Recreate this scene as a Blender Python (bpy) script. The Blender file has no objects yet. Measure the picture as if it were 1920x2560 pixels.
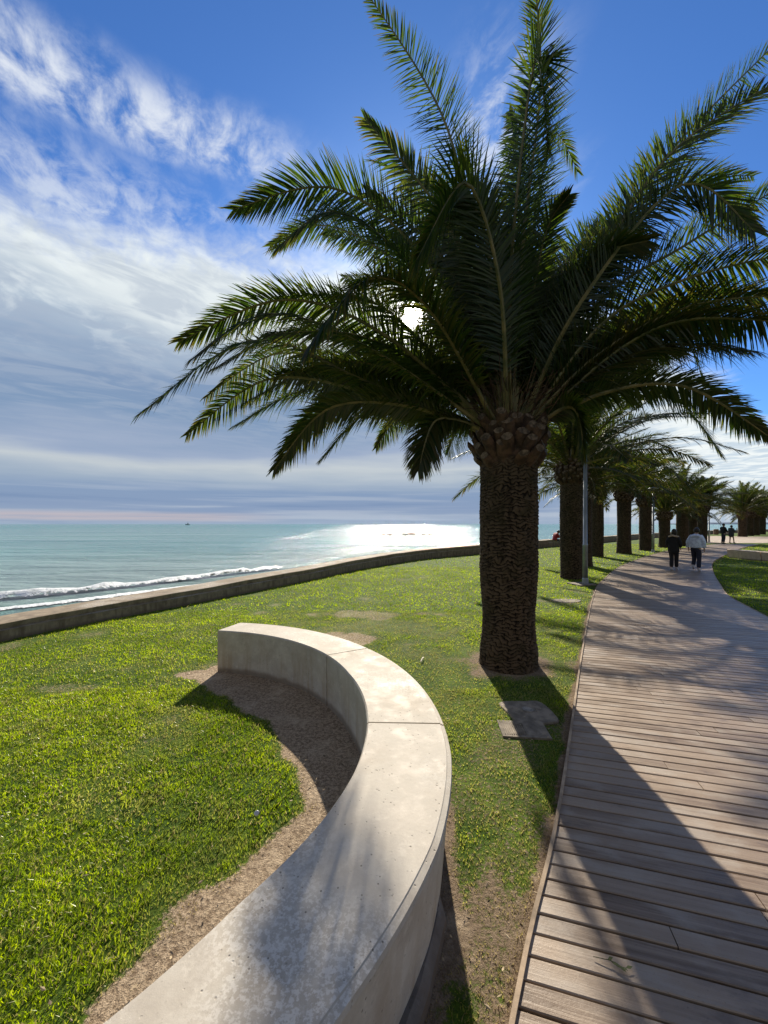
import bpy, bmesh, math, random
import numpy as np
from mathutils import Vector, Matrix
random.seed(7); rng = np.random.default_rng(11)
R = math.radians
scn = bpy.context.scene
col = scn.collection
EYE = 1.8; F = 961.0; PCX = 960.0; HOR = 1310.0      # photo pixels: focal length, centre column, horizon row
def px2dir(px, py): return ((px-PCX)/F, 1.0, (HOR-py)/F)
def at(px, py, y):                                    # a photo pixel at distance y -> point
    return Vector(((px-PCX)/F*y, y, EYE+(HOR-py)/F*y))
def G(px, py, z=0.0):
    d = (EYE-z)*F/(py-HOR); return ((px-PCX)/F*d, d)

# ------------------------------------------------------------------ camera, sun, sky, exposure
cam_d = bpy.data.cameras.new('camera'); cam = bpy.data.objects.new('camera', cam_d); col.objects.link(cam)
cam.location = (0, 0, EYE); cam.rotation_euler = (R(90), 0, 0)
cam_d.sensor_fit = 'VERTICAL'; cam_d.sensor_height = 36; cam_d.sensor_width = 27
cam_d.lens = F/2560*36; cam_d.shift_y = 30/2560; cam_d.clip_start = 0.05; cam_d.clip_end = 60000
scn.camera = cam
SUN_AZ = math.atan(70/F); SUN_EL = math.atan(523/math.hypot(F, 70))
sdir = Vector((math.sin(SUN_AZ)*math.cos(SUN_EL), math.cos(SUN_AZ)*math.cos(SUN_EL), math.sin(SUN_EL)))
sd = bpy.data.lights.new('sun', 'SUN'); sd.energy = 4.7; sd.angle = R(0.6); sd.color = (1, .90, .75)
sun = bpy.data.objects.new('sun', sd); col.objects.link(sun)
sun.rotation_euler = (-sdir).to_track_quat('-Z', 'Y').to_euler()
scn.view_settings.view_transform = 'Standard'; scn.view_settings.look = 'None'
scn.view_settings.gamma = 1; scn.view_settings.exposure = 0.86
EXPO = 2**scn.view_settings.exposure

def s2l(r, g, b):
    f = lambda c: (c/255/12.92) if c/255 <= .04045 else ((c/255+.055)/1.055)**2.4
    return (f(r), f(g), f(b), 1)

WS = .074                                            # world strength
class NT:                                             # small helper for node trees
    def __init__(s, tree): s.t = tree; s.n = tree.nodes; s.l = tree.links
    def inp(s, sock, v):
        if v is None: return
        if isinstance(v, bpy.types.NodeSocket): s.l.new(v, sock)
        else:
            try: sock.default_value = v
            except Exception: sock.default_value = (v[0], v[1], v[2])
    def m(s, op, a, b=None, c=None, clamp=False):
        n = s.n.new('ShaderNodeMath'); n.operation = op; n.use_clamp = clamp
        s.inp(n.inputs[0], a); s.inp(n.inputs[1], b); s.inp(n.inputs[2], c); return n.outputs[0]
    def v(s, op, a, b=None, scale=None):
        n = s.n.new('ShaderNodeVectorMath'); n.operation = op
        s.inp(n.inputs[0], a); s.inp(n.inputs[1], b)
        if scale is not None: s.inp(n.inputs['Scale'], scale)
        return n.outputs['Value' if op in ('DOT_PRODUCT', 'LENGTH') else 'Vector']
    def comb(s, x, y, z=0.0):
        n = s.n.new('ShaderNodeCombineXYZ')
        for i, q in enumerate((x, y, z)): s.inp(n.inputs[i], q)
        return n.outputs[0]
    def sep(s, a):
        n = s.n.new('ShaderNodeSeparateXYZ'); s.l.new(a, n.inputs[0]); return n.outputs
    def noise(s, vec, scale=1.0, detail=4, rough=.5, dist=0.0, color=False):
        n = s.n.new('ShaderNodeTexNoise'); s.inp(n.inputs['Vector'], vec)
        for k_, q in (('Scale', scale), ('Detail', detail), ('Roughness', rough), ('Distortion', dist)): s.inp(n.inputs[k_], q)
        return n.outputs['Color' if color else 'Fac']
    def ss(s, a, lo, hi, o0=0.0, o1=1.0, kind='SMOOTHSTEP'):
        n = s.n.new('ShaderNodeMapRange'); n.interpolation_type = kind
        s.inp(n.inputs[0], a); s.inp(n.inputs[1], lo); s.inp(n.inputs[2], hi); s.inp(n.inputs[3], o0); s.inp(n.inputs[4], o1)
        return n.outputs[0]
    def ramp(s, a, stops, interp='LINEAR'):
        n = s.n.new('ShaderNodeValToRGB'); s.inp(n.inputs[0], a); cr = n.color_ramp; cr.interpolation = interp
        while len(cr.elements) < len(stops): cr.elements.new(.5)
        for e, (p, c) in zip(cr.elements, stops):
            e.position = p; e.color = c if not isinstance(c, (int, float)) else (c, c, c, 1)
        return n.outputs[0]
    def mix(s, f, a, b, kind='MIX'):
        n = s.n.new('ShaderNodeMix'); n.data_type = 'RGBA'; n.blend_type = kind
        s.inp(n.inputs[0], f); s.inp(n.inputs[6], a); s.inp(n.inputs[7], b); return n.outputs[2]
    def bump(s, h, strength=.5, dist=.02, normal=None):
        n = s.n.new('ShaderNodeBump'); s.inp(n.inputs['Height'], h); n.inputs['Strength'].default_value = strength
        n.inputs['Distance'].default_value = dist; s.inp(n.inputs['Normal'], normal); return n.outputs[0]

world = bpy.data.worlds.new('World'); scn.world = world; world.use_nodes = True
w = NT(world.node_tree); w.n.clear()
tc = w.n.new('ShaderNodeTexCoord').outputs['Generated']
sky = w.n.new('ShaderNodeTexSky'); sky.sky_type = 'NISHITA'; sky.sun_disc = False
sky.sun_elevation = SUN_EL; sky.sun_rotation = SUN_AZ; sky.air_density = 1.0; sky.dust_density = .3; sky.ozone_density = 3.0
skyc = w.mix(1.0, sky.outputs[0], (.42, .72, 1.12, 1), 'MULTIPLY')
X, Y, Z = w.sep(tc)
zc = w.m('MAXIMUM', Z, .03)
px_, py_ = w.m('DIVIDE', X, zc), w.m('DIVIDE', Y, zc)
S = w.m('ADD', w.m('MULTIPLY', px_, .84), w.m('MULTIPLY', py_, .54))     # along the cloud streets
N_ = w.m('ADD', w.m('MULTIPLY', px_, -.54), w.m('MULTIPLY', py_, .84))   # across them
wz = w.noise(w.comb(S, N_), 1.6, 5, .6)
wob = w.m('SUBTRACT', wz, .5)
fine = w.noise(w.comb(w.m('MULTIPLY', S, 1.5), w.m('MULTIPLY', N_, 5.5)), 2.4, 9, .62, .7)
rip = w.noise(w.comb(w.m('MULTIPLY', S, 4.0), w.m('MULTIPLY', N_, 2.6)), 2.9, 11, .64, .35)
edge = w.m('SUBTRACT', N_, w.m('MULTIPLY', w.ramp(w.ss(S, -1, 4, kind='LINEAR'), [(0, .84), (.15, .80), (.32, .69), (.55, .47), (.8, .50), (1, .6)]), 2.0))
hi = w.ss(Z, .10, .32)
soft = w.noise(w.comb(w.m('MULTIPLY', S, 2.0), w.m('MULTIPLY', N_, 1.6)), 1.7, 6, .58, .5)
bank = w.ss(w.m('ADD', edge, w.m('ADD', w.m('MULTIPLY', wob, .7), w.m('MULTIPLY', w.m('SUBTRACT', rip, .5), .45))), -.22, .26)
bank = w.m('MAXIMUM', bank, w.ss(Z, .16, .06))
back = w.m('MULTIPLY', w.ss(Y, .1, -.25), w.ss(soft, .34, .5))          # unseen cloud added behind the viewer as neutral fill light
cir = w.ss(w.m('ABSOLUTE', w.m('SUBTRACT', N_, w.m('ADD', w.m('SUBTRACT', 1.105, w.m('MULTIPLY', S, .09)), w.m('MULTIPLY', wob, .22)))), .02, .17, 1.0, 0.0)
cir = w.m('MULTIPLY', cir, w.ss(S, .22, .5, 1.0, 0.0))
veil = w.m('MULTIPLY', w.ss(N_, 1.12, 1.5), w.ss(S, .3, .9, .7, 0.0))
tex = w.ss(w.m('ADD', w.m('MULTIPLY', rip, .55), w.m('MULTIPLY', soft, .45)), .40, .62)
cir = w.m('MULTIPLY', w.m('MAXIMUM', cir, veil), tex)
wis = w.m('MULTIPLY', w.ss(w.m('ABSOLUTE', w.m('SUBTRACT', px_, .28)), 0.0, .17, 1.0, 0.0), w.ss(w.m('ABSOLUTE', w.m('SUBTRACT', py_, 1.02)), 0.05, .34, 1.0, 0.0))
wis = w.m('MULTIPLY', w.m('MULTIPLY', wis, w.ss(rip, .42, .66)), .75)
wis2 = w.m('MULTIPLY', w.m('MULTIPLY', w.ss(w.m('ABSOLUTE', w.m('SUBTRACT', px_, .5)), 0.0, .14, 1.0, 0.0), w.ss(w.m('ABSOLUTE', w.m('SUBTRACT', py_, 1.25)), 0.0, .3, 1.0, 0.0)), w.ss(rip, .44, .66, 0, .4))
mask = w.m('MAXIMUM', w.m('MAXIMUM', w.m('MAXIMUM', bank, back), w.m('MULTIPLY', cir, .92)), w.m('MAXIMUM', wis, wis2))
# tone of the bank by height over the horizon, broken up by noise
lay = w.noise(w.comb(w.m('MULTIPLY', X, 2.2), w.m('MULTIPLY', Y, 2.2), w.m('MULTIPLY', Z, 13.0)), 1.2, 4, .5, .3)
zz = w.m('ADD', Z, w.m('MULTIPLY', w.m('SUBTRACT', lay, .5), w.ss(Z, 0, .3, .035, .16)))
bankc = w.ramp(zz, [(0.0, s2l(160, 174, 198)), (.035, s2l(142, 158, 190)), (.075, s2l(138, 157, 190)), (.105, s2l(166, 178, 198)), (.135, s2l(202, 205, 212)),
                    (.165, s2l(160, 172, 200)), (.22, s2l(132, 154, 188)), (.31, s2l(134, 154, 188)), (.38, s2l(178, 190, 210)), (.43, s2l(228, 231, 237)), (.55, s2l(248, 249, 251))])
shade = w.noise(w.comb(S, w.m('MULTIPLY', N_, 1.9)), 2.1, 7, .6, .8)
bankc = w.mix(w.m('MULTIPLY', w.ss(shade, .42, .64, 0, .55), hi), bankc, s2l(170, 180, 202))
bankc = w.mix(w.m('MULTIPLY', w.ss(soft, .5, .66, 0, .7), w.ss(Z, .28, .5)), bankc, s2l(246, 247, 250))
streak = w.noise(w.comb(w.m('MULTIPLY', X, 1.6), w.m('MULTIPLY', Y, 1.6), w.m('MULTIPLY', Z, 46.0)), 1.0, 5, .55, .2)
low = w.ss(Z, .0, .17, 1.0, 0.0)
bankc = w.mix(w.m('MULTIPLY', w.ss(streak, .5, .68), w.m('MULTIPLY', low, .55)), bankc, s2l(196, 200, 214))
bankc = w.mix(w.m('MULTIPLY', w.ss(streak, .48, .34), w.m('MULTIPLY', low, .55)), bankc, s2l(112, 136, 176))
pink = w.m('MULTIPLY', w.m('MULTIPLY', w.ss(w.m('ABSOLUTE', w.m('SUBTRACT', Z, .016)), .002, .016, 1.0, 0.0), w.ss(X, -.2, -.5)), w.ss(streak, .40, .58, .1, .6))
bankc = w.mix(pink, bankc, s2l(208, 186, 188))
# right of the crown the clouds are paler
bankc = w.mix(w.m('MULTIPLY', w.ss(X, .35, .62), w.ss(Z, .0, .10, .35, .95)), bankc, w.mix(w.ss(soft, .4, .6), s2l(210, 220, 234), s2l(250, 250, 252)))
bankc = w.mix(1.0, bankc, (.965, 1.02, 1.0, 1), 'MULTIPLY')
cc = w.mix(w.m('MAXIMUM', bank, w.ss(Y, .1, -.1)), s2l(232, 238, 247), w.mix(w.ss(Y, .1, -.2), bankc, s2l(150, 148, 146)))
cc10 = w.v('SCALE', cc, scale=1/WS/EXPO)
final = w.mix(mask, skyc, cc10)
# the sun's own disc and the bright air round it
dt = w.v('DOT_PRODUCT', w.v('NORMALIZE', tc), tuple(sdir))
glow = w.m('ADD', w.m('MULTIPLY', w.m('POWER', w.m('MAXIMUM', dt, 0.0), 60.0), 2.6), w.m('MULTIPLY', w.m('POWER', w.m('MAXIMUM', dt, 0.0), 700.0), 26.0))
disc = w.m('MULTIPLY', w.ss(dt, math.cos(R(1.5)), math.cos(R(.9))), 300.0)
gl = w.v('SCALE', (1.0, .95, .86), scale=w.m('ADD', glow, disc))
final = w.v('ADD', final, gl)
# below the horizon: plain dim sea-like tone
bgn = w.n.new('ShaderNodeBackground'); w.l.new(final, bgn.inputs[0]); bgn.inputs[1].default_value = WS
wo = w.n.new('ShaderNodeOutputWorld'); w.l.new(bgn.outputs[0], wo.inputs[0])

# ------------------------------------------------------------------ materials
def newmat(name):
    m = bpy.data.materials.new(name); m.use_nodes = True
    t = NT(m.node_tree); b = t.n['Principled BSDF']; return m, t, b
def obj_co(t): return t.n.new('ShaderNodeTexCoord').outputs['Object']
def geo_pos(t): return t.n.new('ShaderNodeNewGeometry').outputs['Position']
def simple(name, c, rough=.7, var=.25, scale=8.0, bump=.2, bdist=.01, metal=0.0, spec=.4, c2=None, stretch=None):
    m, t, b = newmat(name); co = obj_co(t)
    if stretch: co = t.v('MULTIPLY', co, stretch)
    n = t.noise(co, scale, 6, .6)
    dark = tuple(x*(1-var) for x in c[:3])+(1,); lite = tuple(min(1, x*(1+var)) for x in c[:3])+(1,)
    if c2: lite = tuple(c2[:3])+(1,)
    t.l.new(t.mix(t.ss(n, .35, .65), dark, lite), b.inputs['Base Color'])
    b.inputs['Roughness'].default_value = rough; b.inputs['Metallic'].default_value = metal; b.inputs['Specular IOR Level'].default_value = spec
    if bump: t.l.new(t.bump(t.noise(co, scale*4, 5, .6), bump, bdist), b.inputs['Normal'])
    return m
def attr(t, name):
    n = t.n.new('ShaderNodeAttribute'); n.attribute_name = name; return n.outputs['Fac']

# lawn / soil / sand ground
def ground_mat():
    m, t, b = newmat('lawn_ground'); P = geo_pos(t)
    bare = attr(t, 'bare'); sand = attr(t, 'sand')
    big = t.noise(P, .55, 5, .6); med = t.noise(P, 3.2, 6, .65); fin = t.noise(P, 38, 6, .7); ff = t.noise(P, 130, 4, .7)
    g = t.mix(t.ss(med, .35, .65), (.05, .10, .008, 1), (.12, .19, .014, 1))
    g = t.mix(t.ss(big, .45, .68, 0, .5), g, (.13, .15, .025, 1))
    g = t.mix(t.ss(fin, .38, .62, 0, .75), g, (.028, .06, .008, 1))
    soil = t.mix(t.ss(fin, .36, .64), (.22, .16, .105, 1), (.50, .39, .27, 1))
    soil = t.mix(t.ss(ff, .5, .64, 0, .8), soil, (.09, .06, .035, 1)); soil = t.mix(t.ss(t.sep(P)[0], -.3, .3, 0, .65), soil, (.14, .10, .065, 1))
    soil = t.mix(t.ss(med, .5, .7, 0, .5), soil, (.56, .45, .32, 1))
    sandc = t.mix(t.ss(fin, .35, .65), (.34, .27, .19, 1), (.46, .38, .28, 1))
    bm = t.ss(t.m('ADD', bare, t.m('MULTIPLY', t.m('SUBTRACT', fin, .5), .9)), .38, .62)
    c = t.mix(bm, g, soil); c = t.mix(sand, c, sandc)
    t.l.new(c, b.inputs['Base Color']); b.inputs['Roughness'].default_value = .95; b.inputs['Specular IOR Level'].default_value = .15
    h = t.m('ADD', t.m('MULTIPLY', fin, .7), t.m('MULTIPLY', ff, .3))
    t.l.new(t.bump(h, .9, .03), b.inputs['Normal']); return m
def blade_mat():
    m, t, b = newmat('grass_blades'); P = geo_pos(t)
    ri = t.n.new('ShaderNodeNewGeometry').outputs['Random Per Island']
    big = t.noise(P, 1.1, 4, .6)
    c = t.mix(ri, (.26, .40, .003, 1), (.66, .76, .008, 1))
    c = t.mix(t.ss(ri, .80, .86), c, (.34, .30, .12, 1))
    c = t.mix(t.ss(big, .40, .62, 0, .7), c, (.11, .18, .008, 1)); c = t.mix(t.ss(t.noise(P, 7, 4, .6), .46, .64, 0, .7), c, (.10, .19, .008, 1)); c = t.mix(t.ss(t.noise(P, 14, 3, .6), .56, .68, 0, .6), c, (.42, .36, .10, 1))
    c = t.mix(attr(t, 'dry'), c, (.36, .29, .13, 1))
    t.n.remove(b)
    d = t.n.new('ShaderNodeBsdfDiffuse'); t.l.new(c, d.inputs[0])
    tr = t.n.new('ShaderNodeBsdfTranslucent'); t.l.new(c, tr.inputs[0])
    gl = t.n.new('ShaderNodeBsdfGlossy'); gl.inputs['Roughness'].default_value = .35; gl.inputs[0].default_value = (.8, .8, .7, 1)
    a = t.n.new('ShaderNodeMixShader'); a.inputs[0].default_value = .66; t.l.new(d.outputs[0], a.inputs[1]); t.l.new(tr.outputs[0], a.inputs[2])
    e = t.n.new('ShaderNodeMixShader'); e.inputs[0].default_value = .035; t.l.new(a.outputs[0], e.inputs[1]); t.l.new(gl.outputs[0], e.inputs[2])
    t.l.new(e.outputs[0], t.n['Material Output'].inputs[0]); return m
def water_mat():
    m, t, b = newmat('sea_water'); P = geo_pos(t)
    x, y, z = t.sep(P)
    dist = t.v('LENGTH', P)
    q = t.v('MULTIPLY', P, (.35, 1.0, 1.0))
    big = t.noise(t.v('MULTIPLY', P, (.012, .05, 1)), 1.0, 4, .55)
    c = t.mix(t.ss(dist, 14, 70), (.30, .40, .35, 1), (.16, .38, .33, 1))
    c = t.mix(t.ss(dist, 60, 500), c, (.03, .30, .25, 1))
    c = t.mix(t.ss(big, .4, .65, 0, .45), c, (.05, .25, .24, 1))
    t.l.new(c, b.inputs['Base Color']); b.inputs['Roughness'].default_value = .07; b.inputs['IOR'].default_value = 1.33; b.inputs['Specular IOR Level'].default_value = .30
    n1 = t.noise(t.v('MULTIPLY', P, (.8, 1, 1)), 1.0, 6, .66); n2 = t.noise(q, .22, 5, .6); n3 = t.noise(t.v('MULTIPLY', P, (.3, 1, 1)), .035, 5, .6)
    h = t.m('ADD', t.m('ADD', t.m('ADD', t.m('MULTIPLY', n1, .50), t.m('MULTIPLY', t.noise(t.v('MULTIPLY', P, (.6, 1.6, 1)), 5.0, 4, .6), .05)), t.m('MULTIPLY', n2, 1.1)), t.m('ADD', t.m('MULTIPLY', n3, 7.0), t.m('MULTIPLY', t.noise(q, .085, 4, .55), 3.0)))
    t.l.new(t.bump(h, 1.0, .75), b.inputs['Normal']); return m
def foam_mat():
    m, t, b = newmat('sea_foam'); n = t.noise(geo_pos(t), 3.5, 8, .7)
    t.l.new(t.mix(t.ss(n, .35, .6), (.55, .62, .62, 1), (.9, .93, .93, 1)), b.inputs['Base Color'])
    b.inputs['Roughness'].default_value = .6
    al = t.m('MULTIPLY', attr(t, 'edge'), 1.0)
    t.l.new(t.ss(t.m('ADD', al, t.m('MULTIPLY', t.m('SUBTRACT', n, .5), 1.9)), .42, .58), b.inputs['Alpha'])
    t.l.new(t.bump(n, .9, .2), b.inputs['Normal']); return m
def concrete_mat(name, c0, c1, stain=(.42, .33, .22, 1), rough=.72):
    m, t, b = newmat(name); P = geo_pos(t)
    big = t.noise(P, 1.7, 5, .6); med = t.noise(P, 7, 6, .6); fin = t.noise(P, 60, 5, .7)
    c = t.mix(t.ss(med, .3, .7), c0, c1)
    c = t.mix(t.ss(big, .5, .72, 0, .35), c, stain); c = t.mix(t.ss(t.noise(P, 19, 5, .7), .52, .68, 0, .35), c, tuple(q*1.25 for q in c1[:3])+(1,))
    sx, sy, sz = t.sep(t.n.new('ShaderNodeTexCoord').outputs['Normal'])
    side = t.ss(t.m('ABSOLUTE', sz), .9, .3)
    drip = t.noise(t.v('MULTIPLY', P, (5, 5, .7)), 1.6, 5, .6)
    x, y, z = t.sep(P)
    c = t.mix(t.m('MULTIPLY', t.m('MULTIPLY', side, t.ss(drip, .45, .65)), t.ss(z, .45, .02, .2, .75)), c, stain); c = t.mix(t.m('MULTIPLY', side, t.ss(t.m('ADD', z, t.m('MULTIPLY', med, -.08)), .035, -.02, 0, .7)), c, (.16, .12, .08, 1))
    c = t.mix(t.ss(fin, .60, .70, 0, .55), c, tuple(q*.62 for q in c0[:3])+(1,))
    vo = t.n.new('ShaderNodeTexVoronoi'); t.l.new(P, vo.inputs['Vector']); vo.inputs['Scale'].default_value = 34; vo.inputs['Randomness'].default_value = 1
    pit = t.m('MULTIPLY', t.ss(vo.outputs['Distance'], .17, .08), t.ss(t.noise(P, 5.5, 3, .6), .43, .56))
    c = t.mix(t.m('MULTIPLY', pit, .85), c, (.16, .14, .11, 1))
    # pale worn patches of bared aggregate
    worn = t.m('MULTIPLY', t.ss(t.noise(P, 75, 3, .65), .46, .58), t.ss(t.noise(P, 1.5, 2, .5), .46, .66))
    c = t.mix(t.m('MULTIPLY', t.m('MULTIPLY', worn, t.ss(sz, .7, .95)), .5), c, (.78, .75, .68, 1))
    t.l.new(c, b.inputs['Base Color'])
    t.l.new(t.ss(med, .3, .7, rough-.12, rough+.14), b.inputs['Roughness']); b.inputs['Specular IOR Level'].default_value = .25
    hh = t.m('SUBTRACT', t.m('ADD', t.m('MULTIPLY', fin, .35), t.m('MULTIPLY', med, .4)), t.m('MULTIPLY', pit, .9))
    t.l.new(t.bump(hh, .4, .006), b.inputs['Normal']); return m
def plank_mat():
    m, t, b = newmat('boardwalk_planks'); P = geo_pos(t)
    ri = t.n.new('ShaderNodeNewGeometry').outputs['Random Per Island']
    a = R(15.5)
    x, y, z = t.sep(P)
    u = t.m('SUBTRACT', t.m('MULTIPLY', x, math.cos(a)), t.m('MULTIPLY', y, math.sin(a)))
    v = t.m('ADD', t.m('MULTIPLY', x, math.sin(a)), t.m('MULTIPLY', y, math.cos(a)))
    gr = t.noise(t.comb(t.m('MULTIPLY', u, 1.3), t.m('MULTIPLY', v, 46), t.m('MULTIPLY', ri, 40)), 1.0, 7, .65, .4)
    bl = t.noise(t.comb(u, t.m('MULTIPLY', v, 2.0), t.m('MULTIPLY', ri, 9)), 2.6, 5, .6)
    grit = t.noise(P, 90, 4, .7)
    c = t.mix(t.ss(ri, 0, 1), (.16, .112, .076, 1), (.31, .235, .168, 1))
    c = t.mix(t.ss(gr, .35, .7, 0, .6), c, (.37, .29, .215, 1))
    c = t.mix(t.ss(bl, .48, .68, 0, .6), c, (.36, .315, .265, 1))
    c = t.mix(t.ss(bl, .45, .30, 0, .55), c, (.10, .072, .052, 1))
    c = t.mix(t.ss(grit, .6, .72, 0, .5), c, (.08, .06, .045, 1))
    t.l.new(c, b.inputs['Base Color']); b.inputs['Roughness'].default_value = .55; b.inputs['Specular IOR Level'].default_value = .36
    t.l.new(t.ss(bl, .3, .7, .36, .56), b.inputs['Roughness'])
    t.l.new(t.bump(t.m('ADD', gr, t.m('MULTIPLY', grit, .4)), .5, .004), b.inputs['Normal']); return m
def leaf_mat(name, green, tint, dry=.3):
    m, t, b = newmat(name); ri = t.n.new('ShaderNodeNewGeometry').outputs['Random Per Island']
    tipd = attr(t, 'tip')
    c = t.mix(ri, green, tint)
    dr = t.m('MULTIPLY', t.ss(t.m('ADD', tipd, t.m('MULTIPLY', ri, .55)), 1.0, 1.35), dry*2)
    c = t.mix(dr, c, (.085, .050, .030, 1))
    old = t.m('MULTIPLY', attr(t, 'old'), t.ss(ri, .45, .55)); c = t.mix(old, c, (.10, .062, .038, 1))
    t.n.remove(b)
    d = t.n.new('ShaderNodeBsdfDiffuse'); t.l.new(c, d.inputs[0])
    tr = t.n.new('ShaderNodeBsdfTranslucent'); t.l.new(t.mix(1.0, c, (2.1, 2.2, .6, 1), 'MULTIPLY'), tr.inputs[0])
    gl = t.n.new('ShaderNodeBsdfGlossy'); gl.inputs['Roughness'].default_value = .32; gl.inputs[0].default_value = (.9, .93, .9, 1)
    a = t.n.new('ShaderNodeMixShader'); a.inputs[0].default_value = .5; t.l.new(d.outputs[0], a.inputs[1]); t.l.new(tr.outputs[0], a.inputs[2])
    fr = t.n.new('ShaderNodeFresnel'); fr.inputs[0].default_value = 1.42
    e = t.n.new('ShaderNodeMixShader'); e.inputs[0].default_value = .028; t.l.new(a.outputs[0], e.inputs[1]); t.l.new(gl.outputs[0], e.inputs[2])
    t.l.new(e.outputs[0], t.n['Material Output'].inputs[0]); return m
def trunk_mat():
    m, t, b = newmat('palm_bark'); P = obj_co(t)
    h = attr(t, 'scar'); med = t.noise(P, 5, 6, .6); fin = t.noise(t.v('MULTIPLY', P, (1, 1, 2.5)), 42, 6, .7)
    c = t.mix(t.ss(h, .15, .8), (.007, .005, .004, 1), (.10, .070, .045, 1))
    c = t.mix(t.ss(fin, .5, .7, 0, .5), c, (.15, .12, .085, 1))
    c = t.mix(t.ss(med, .48, .66, 0, .6), c, (.040, .034, .018, 1))
    t.l.new(c, b.inputs['Base Color']); b.inputs['Roughness'].default_value = .92; b.inputs['Specular IOR Level'].default_value = .15
    t.l.new(t.bump(fin, .8, .012), b.inputs['Normal']); return m

M = {}
M['ground'] = ground_mat(); M['blade'] = blade_mat(); M['water'] = water_mat(); M['foam'] = foam_mat()
M['bench'] = concrete_mat('pale_concrete', (.42, .375, .31, 1), (.54, .50, .425, 1), (.37, .29, .20, 1))
M['old_concrete'] = concrete_mat('weathered_concrete', (.19, .15, .105, 1), (.33, .27, .19, 1), (.12, .085, .055, 1), .85)
M['tan_concrete'] = concrete_mat('tan_concrete', (.60, .47, .34, 1), (.74, .60, .45, 1), (.5, .37, .25, 1))
M['footing'] = concrete_mat('dirty_footing', (.10, .09, .08, 1), (.19, .17, .15, 1), (.10, .07, .05, 1), .9)
M['plank'] = plank_mat()
M['edging'] = simple('edging_timber', (.36, .27, .18, 1), .8, .35, 5, .4, .005)
M['under'] = simple('plank_gap_shade', (.03, .025, .02, 1), .95, .3, 10, 0)  # near-black colour for the shade showing through the plank gaps
M['leaf'] = leaf_mat('palm_leaf', (.018, .038, .011, 1), (.055, .080, .016, 1))
M['leaf_far'] = leaf_mat('palm_leaf_far', (.015, .028, .009, 1), (.040, .052, .015, 1), .4)
M['rachis'] = simple('palm_rachis', (.12, .12, .035, 1), .5, .3, 6, .1, .004, c2=(.20, .155, .055))
M['trunk'] = trunk_mat()
M['stub'] = simple('cut_leaf_base', (.065, .036, .022, 1), .85, .55, 9, .6, .01)
M['stub_end'] = simple('cut_leaf_end', (.13, .092, .064, 1), .85, .6, 16, .5, .006)
M['galv'] = simple('galvanised_steel', (.30, .33, .36, 1), .5, .15, 3, .05, .002, metal=.55)
M['lamp_glass'] = simple('lamp_glass', (.7, .7, .66, 1), .25, .05, 3, 0)
M['pad'] = simple('pad_concrete', (.20, .17, .13, 1), .9, .35, 9, .5, .01)
M['cast'] = simple('cast_cover', (.23, .215, .19, 1), .7, .3, 20, .3, .004)
M['stick'] = simple('dry_stick', (.68, .60, .46, 1), .7, .2, 20, .2, .003)
M['path'] = simple('sandy_path', (.40, .33, .26, 1), .95, .2, 1.5, .5, .02)
M['hill'] = simple('distant_land', (.17, .24, .33, 1), 1.0, .15, .01, 0)
M['rock'] = simple('wet_rock', (.05, .045, .04, 1), .5, .4, 3, .5, .05)

# ------------------------------------------------------------------ mesh helpers
def link(name, me, mats=(), parent=None, loc=None):
    o = bpy.data.objects.new(name, me); col.objects.link(o)
    for m_ in mats: me.materials.append(m_)
    if parent: o.parent = parent
    if loc is not None: o.location = loc
    return o
def mesh_np(name, V, Fq, smooth=False, attrs=None, matidx=None):
    me = bpy.data.meshes.new(name)
    V = np.asarray(V, np.float32); Fq = np.asarray(Fq, np.int32); k = Fq.shape[1]
    me.vertices.add(len(V)); me.vertices.foreach_set('co', V.ravel())
    me.loops.add(Fq.size); me.loops.foreach_set('vertex_index', Fq.ravel())
    me.polygons.add(len(Fq)); me.polygons.foreach_set('loop_start', np.arange(0, Fq.size, k, dtype=np.int32))
    me.polygons.foreach_set('loop_total', np.full(len(Fq), k, np.int32))
    if matidx is not None: me.polygons.foreach_set('material_index', np.asarray(matidx, np.int32))
    me.polygons.foreach_set('use_smooth', np.full(len(Fq), smooth, bool))
    me.update(calc_edges=True)
    for k_, a in (attrs or {}).items():
        at_ = me.attributes.new(k_, 'FLOAT', 'POINT'); at_.data.foreach_set('value', np.asarray(a, np.float32))
    return me
def mesh_py(name, V, Fs, smooth=False, mi=None):
    me = bpy.data.meshes.new(name); me.from_pydata([tuple(v) for v in V], [], Fs); me.update()
    if smooth: me.polygons.foreach_set('use_smooth', [True]*len(me.polygons))
    if mi: me.polygons.foreach_set('material_index', mi)
    return me
def tag(o, label=None, cat=None, group=None, kind=None):
    for k_, q in (('label', label), ('category', cat), ('group', group), ('kind', kind)):
        if q: o[k_] = q
    return o
def empty(name, loc=(0, 0, 0), rz=0.0):
    o = bpy.data.objects.new(name, None); o.location = loc; o.rotation_euler = (0, 0, rz); o.empty_display_size = .2; col.objects.link(o); return o
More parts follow.
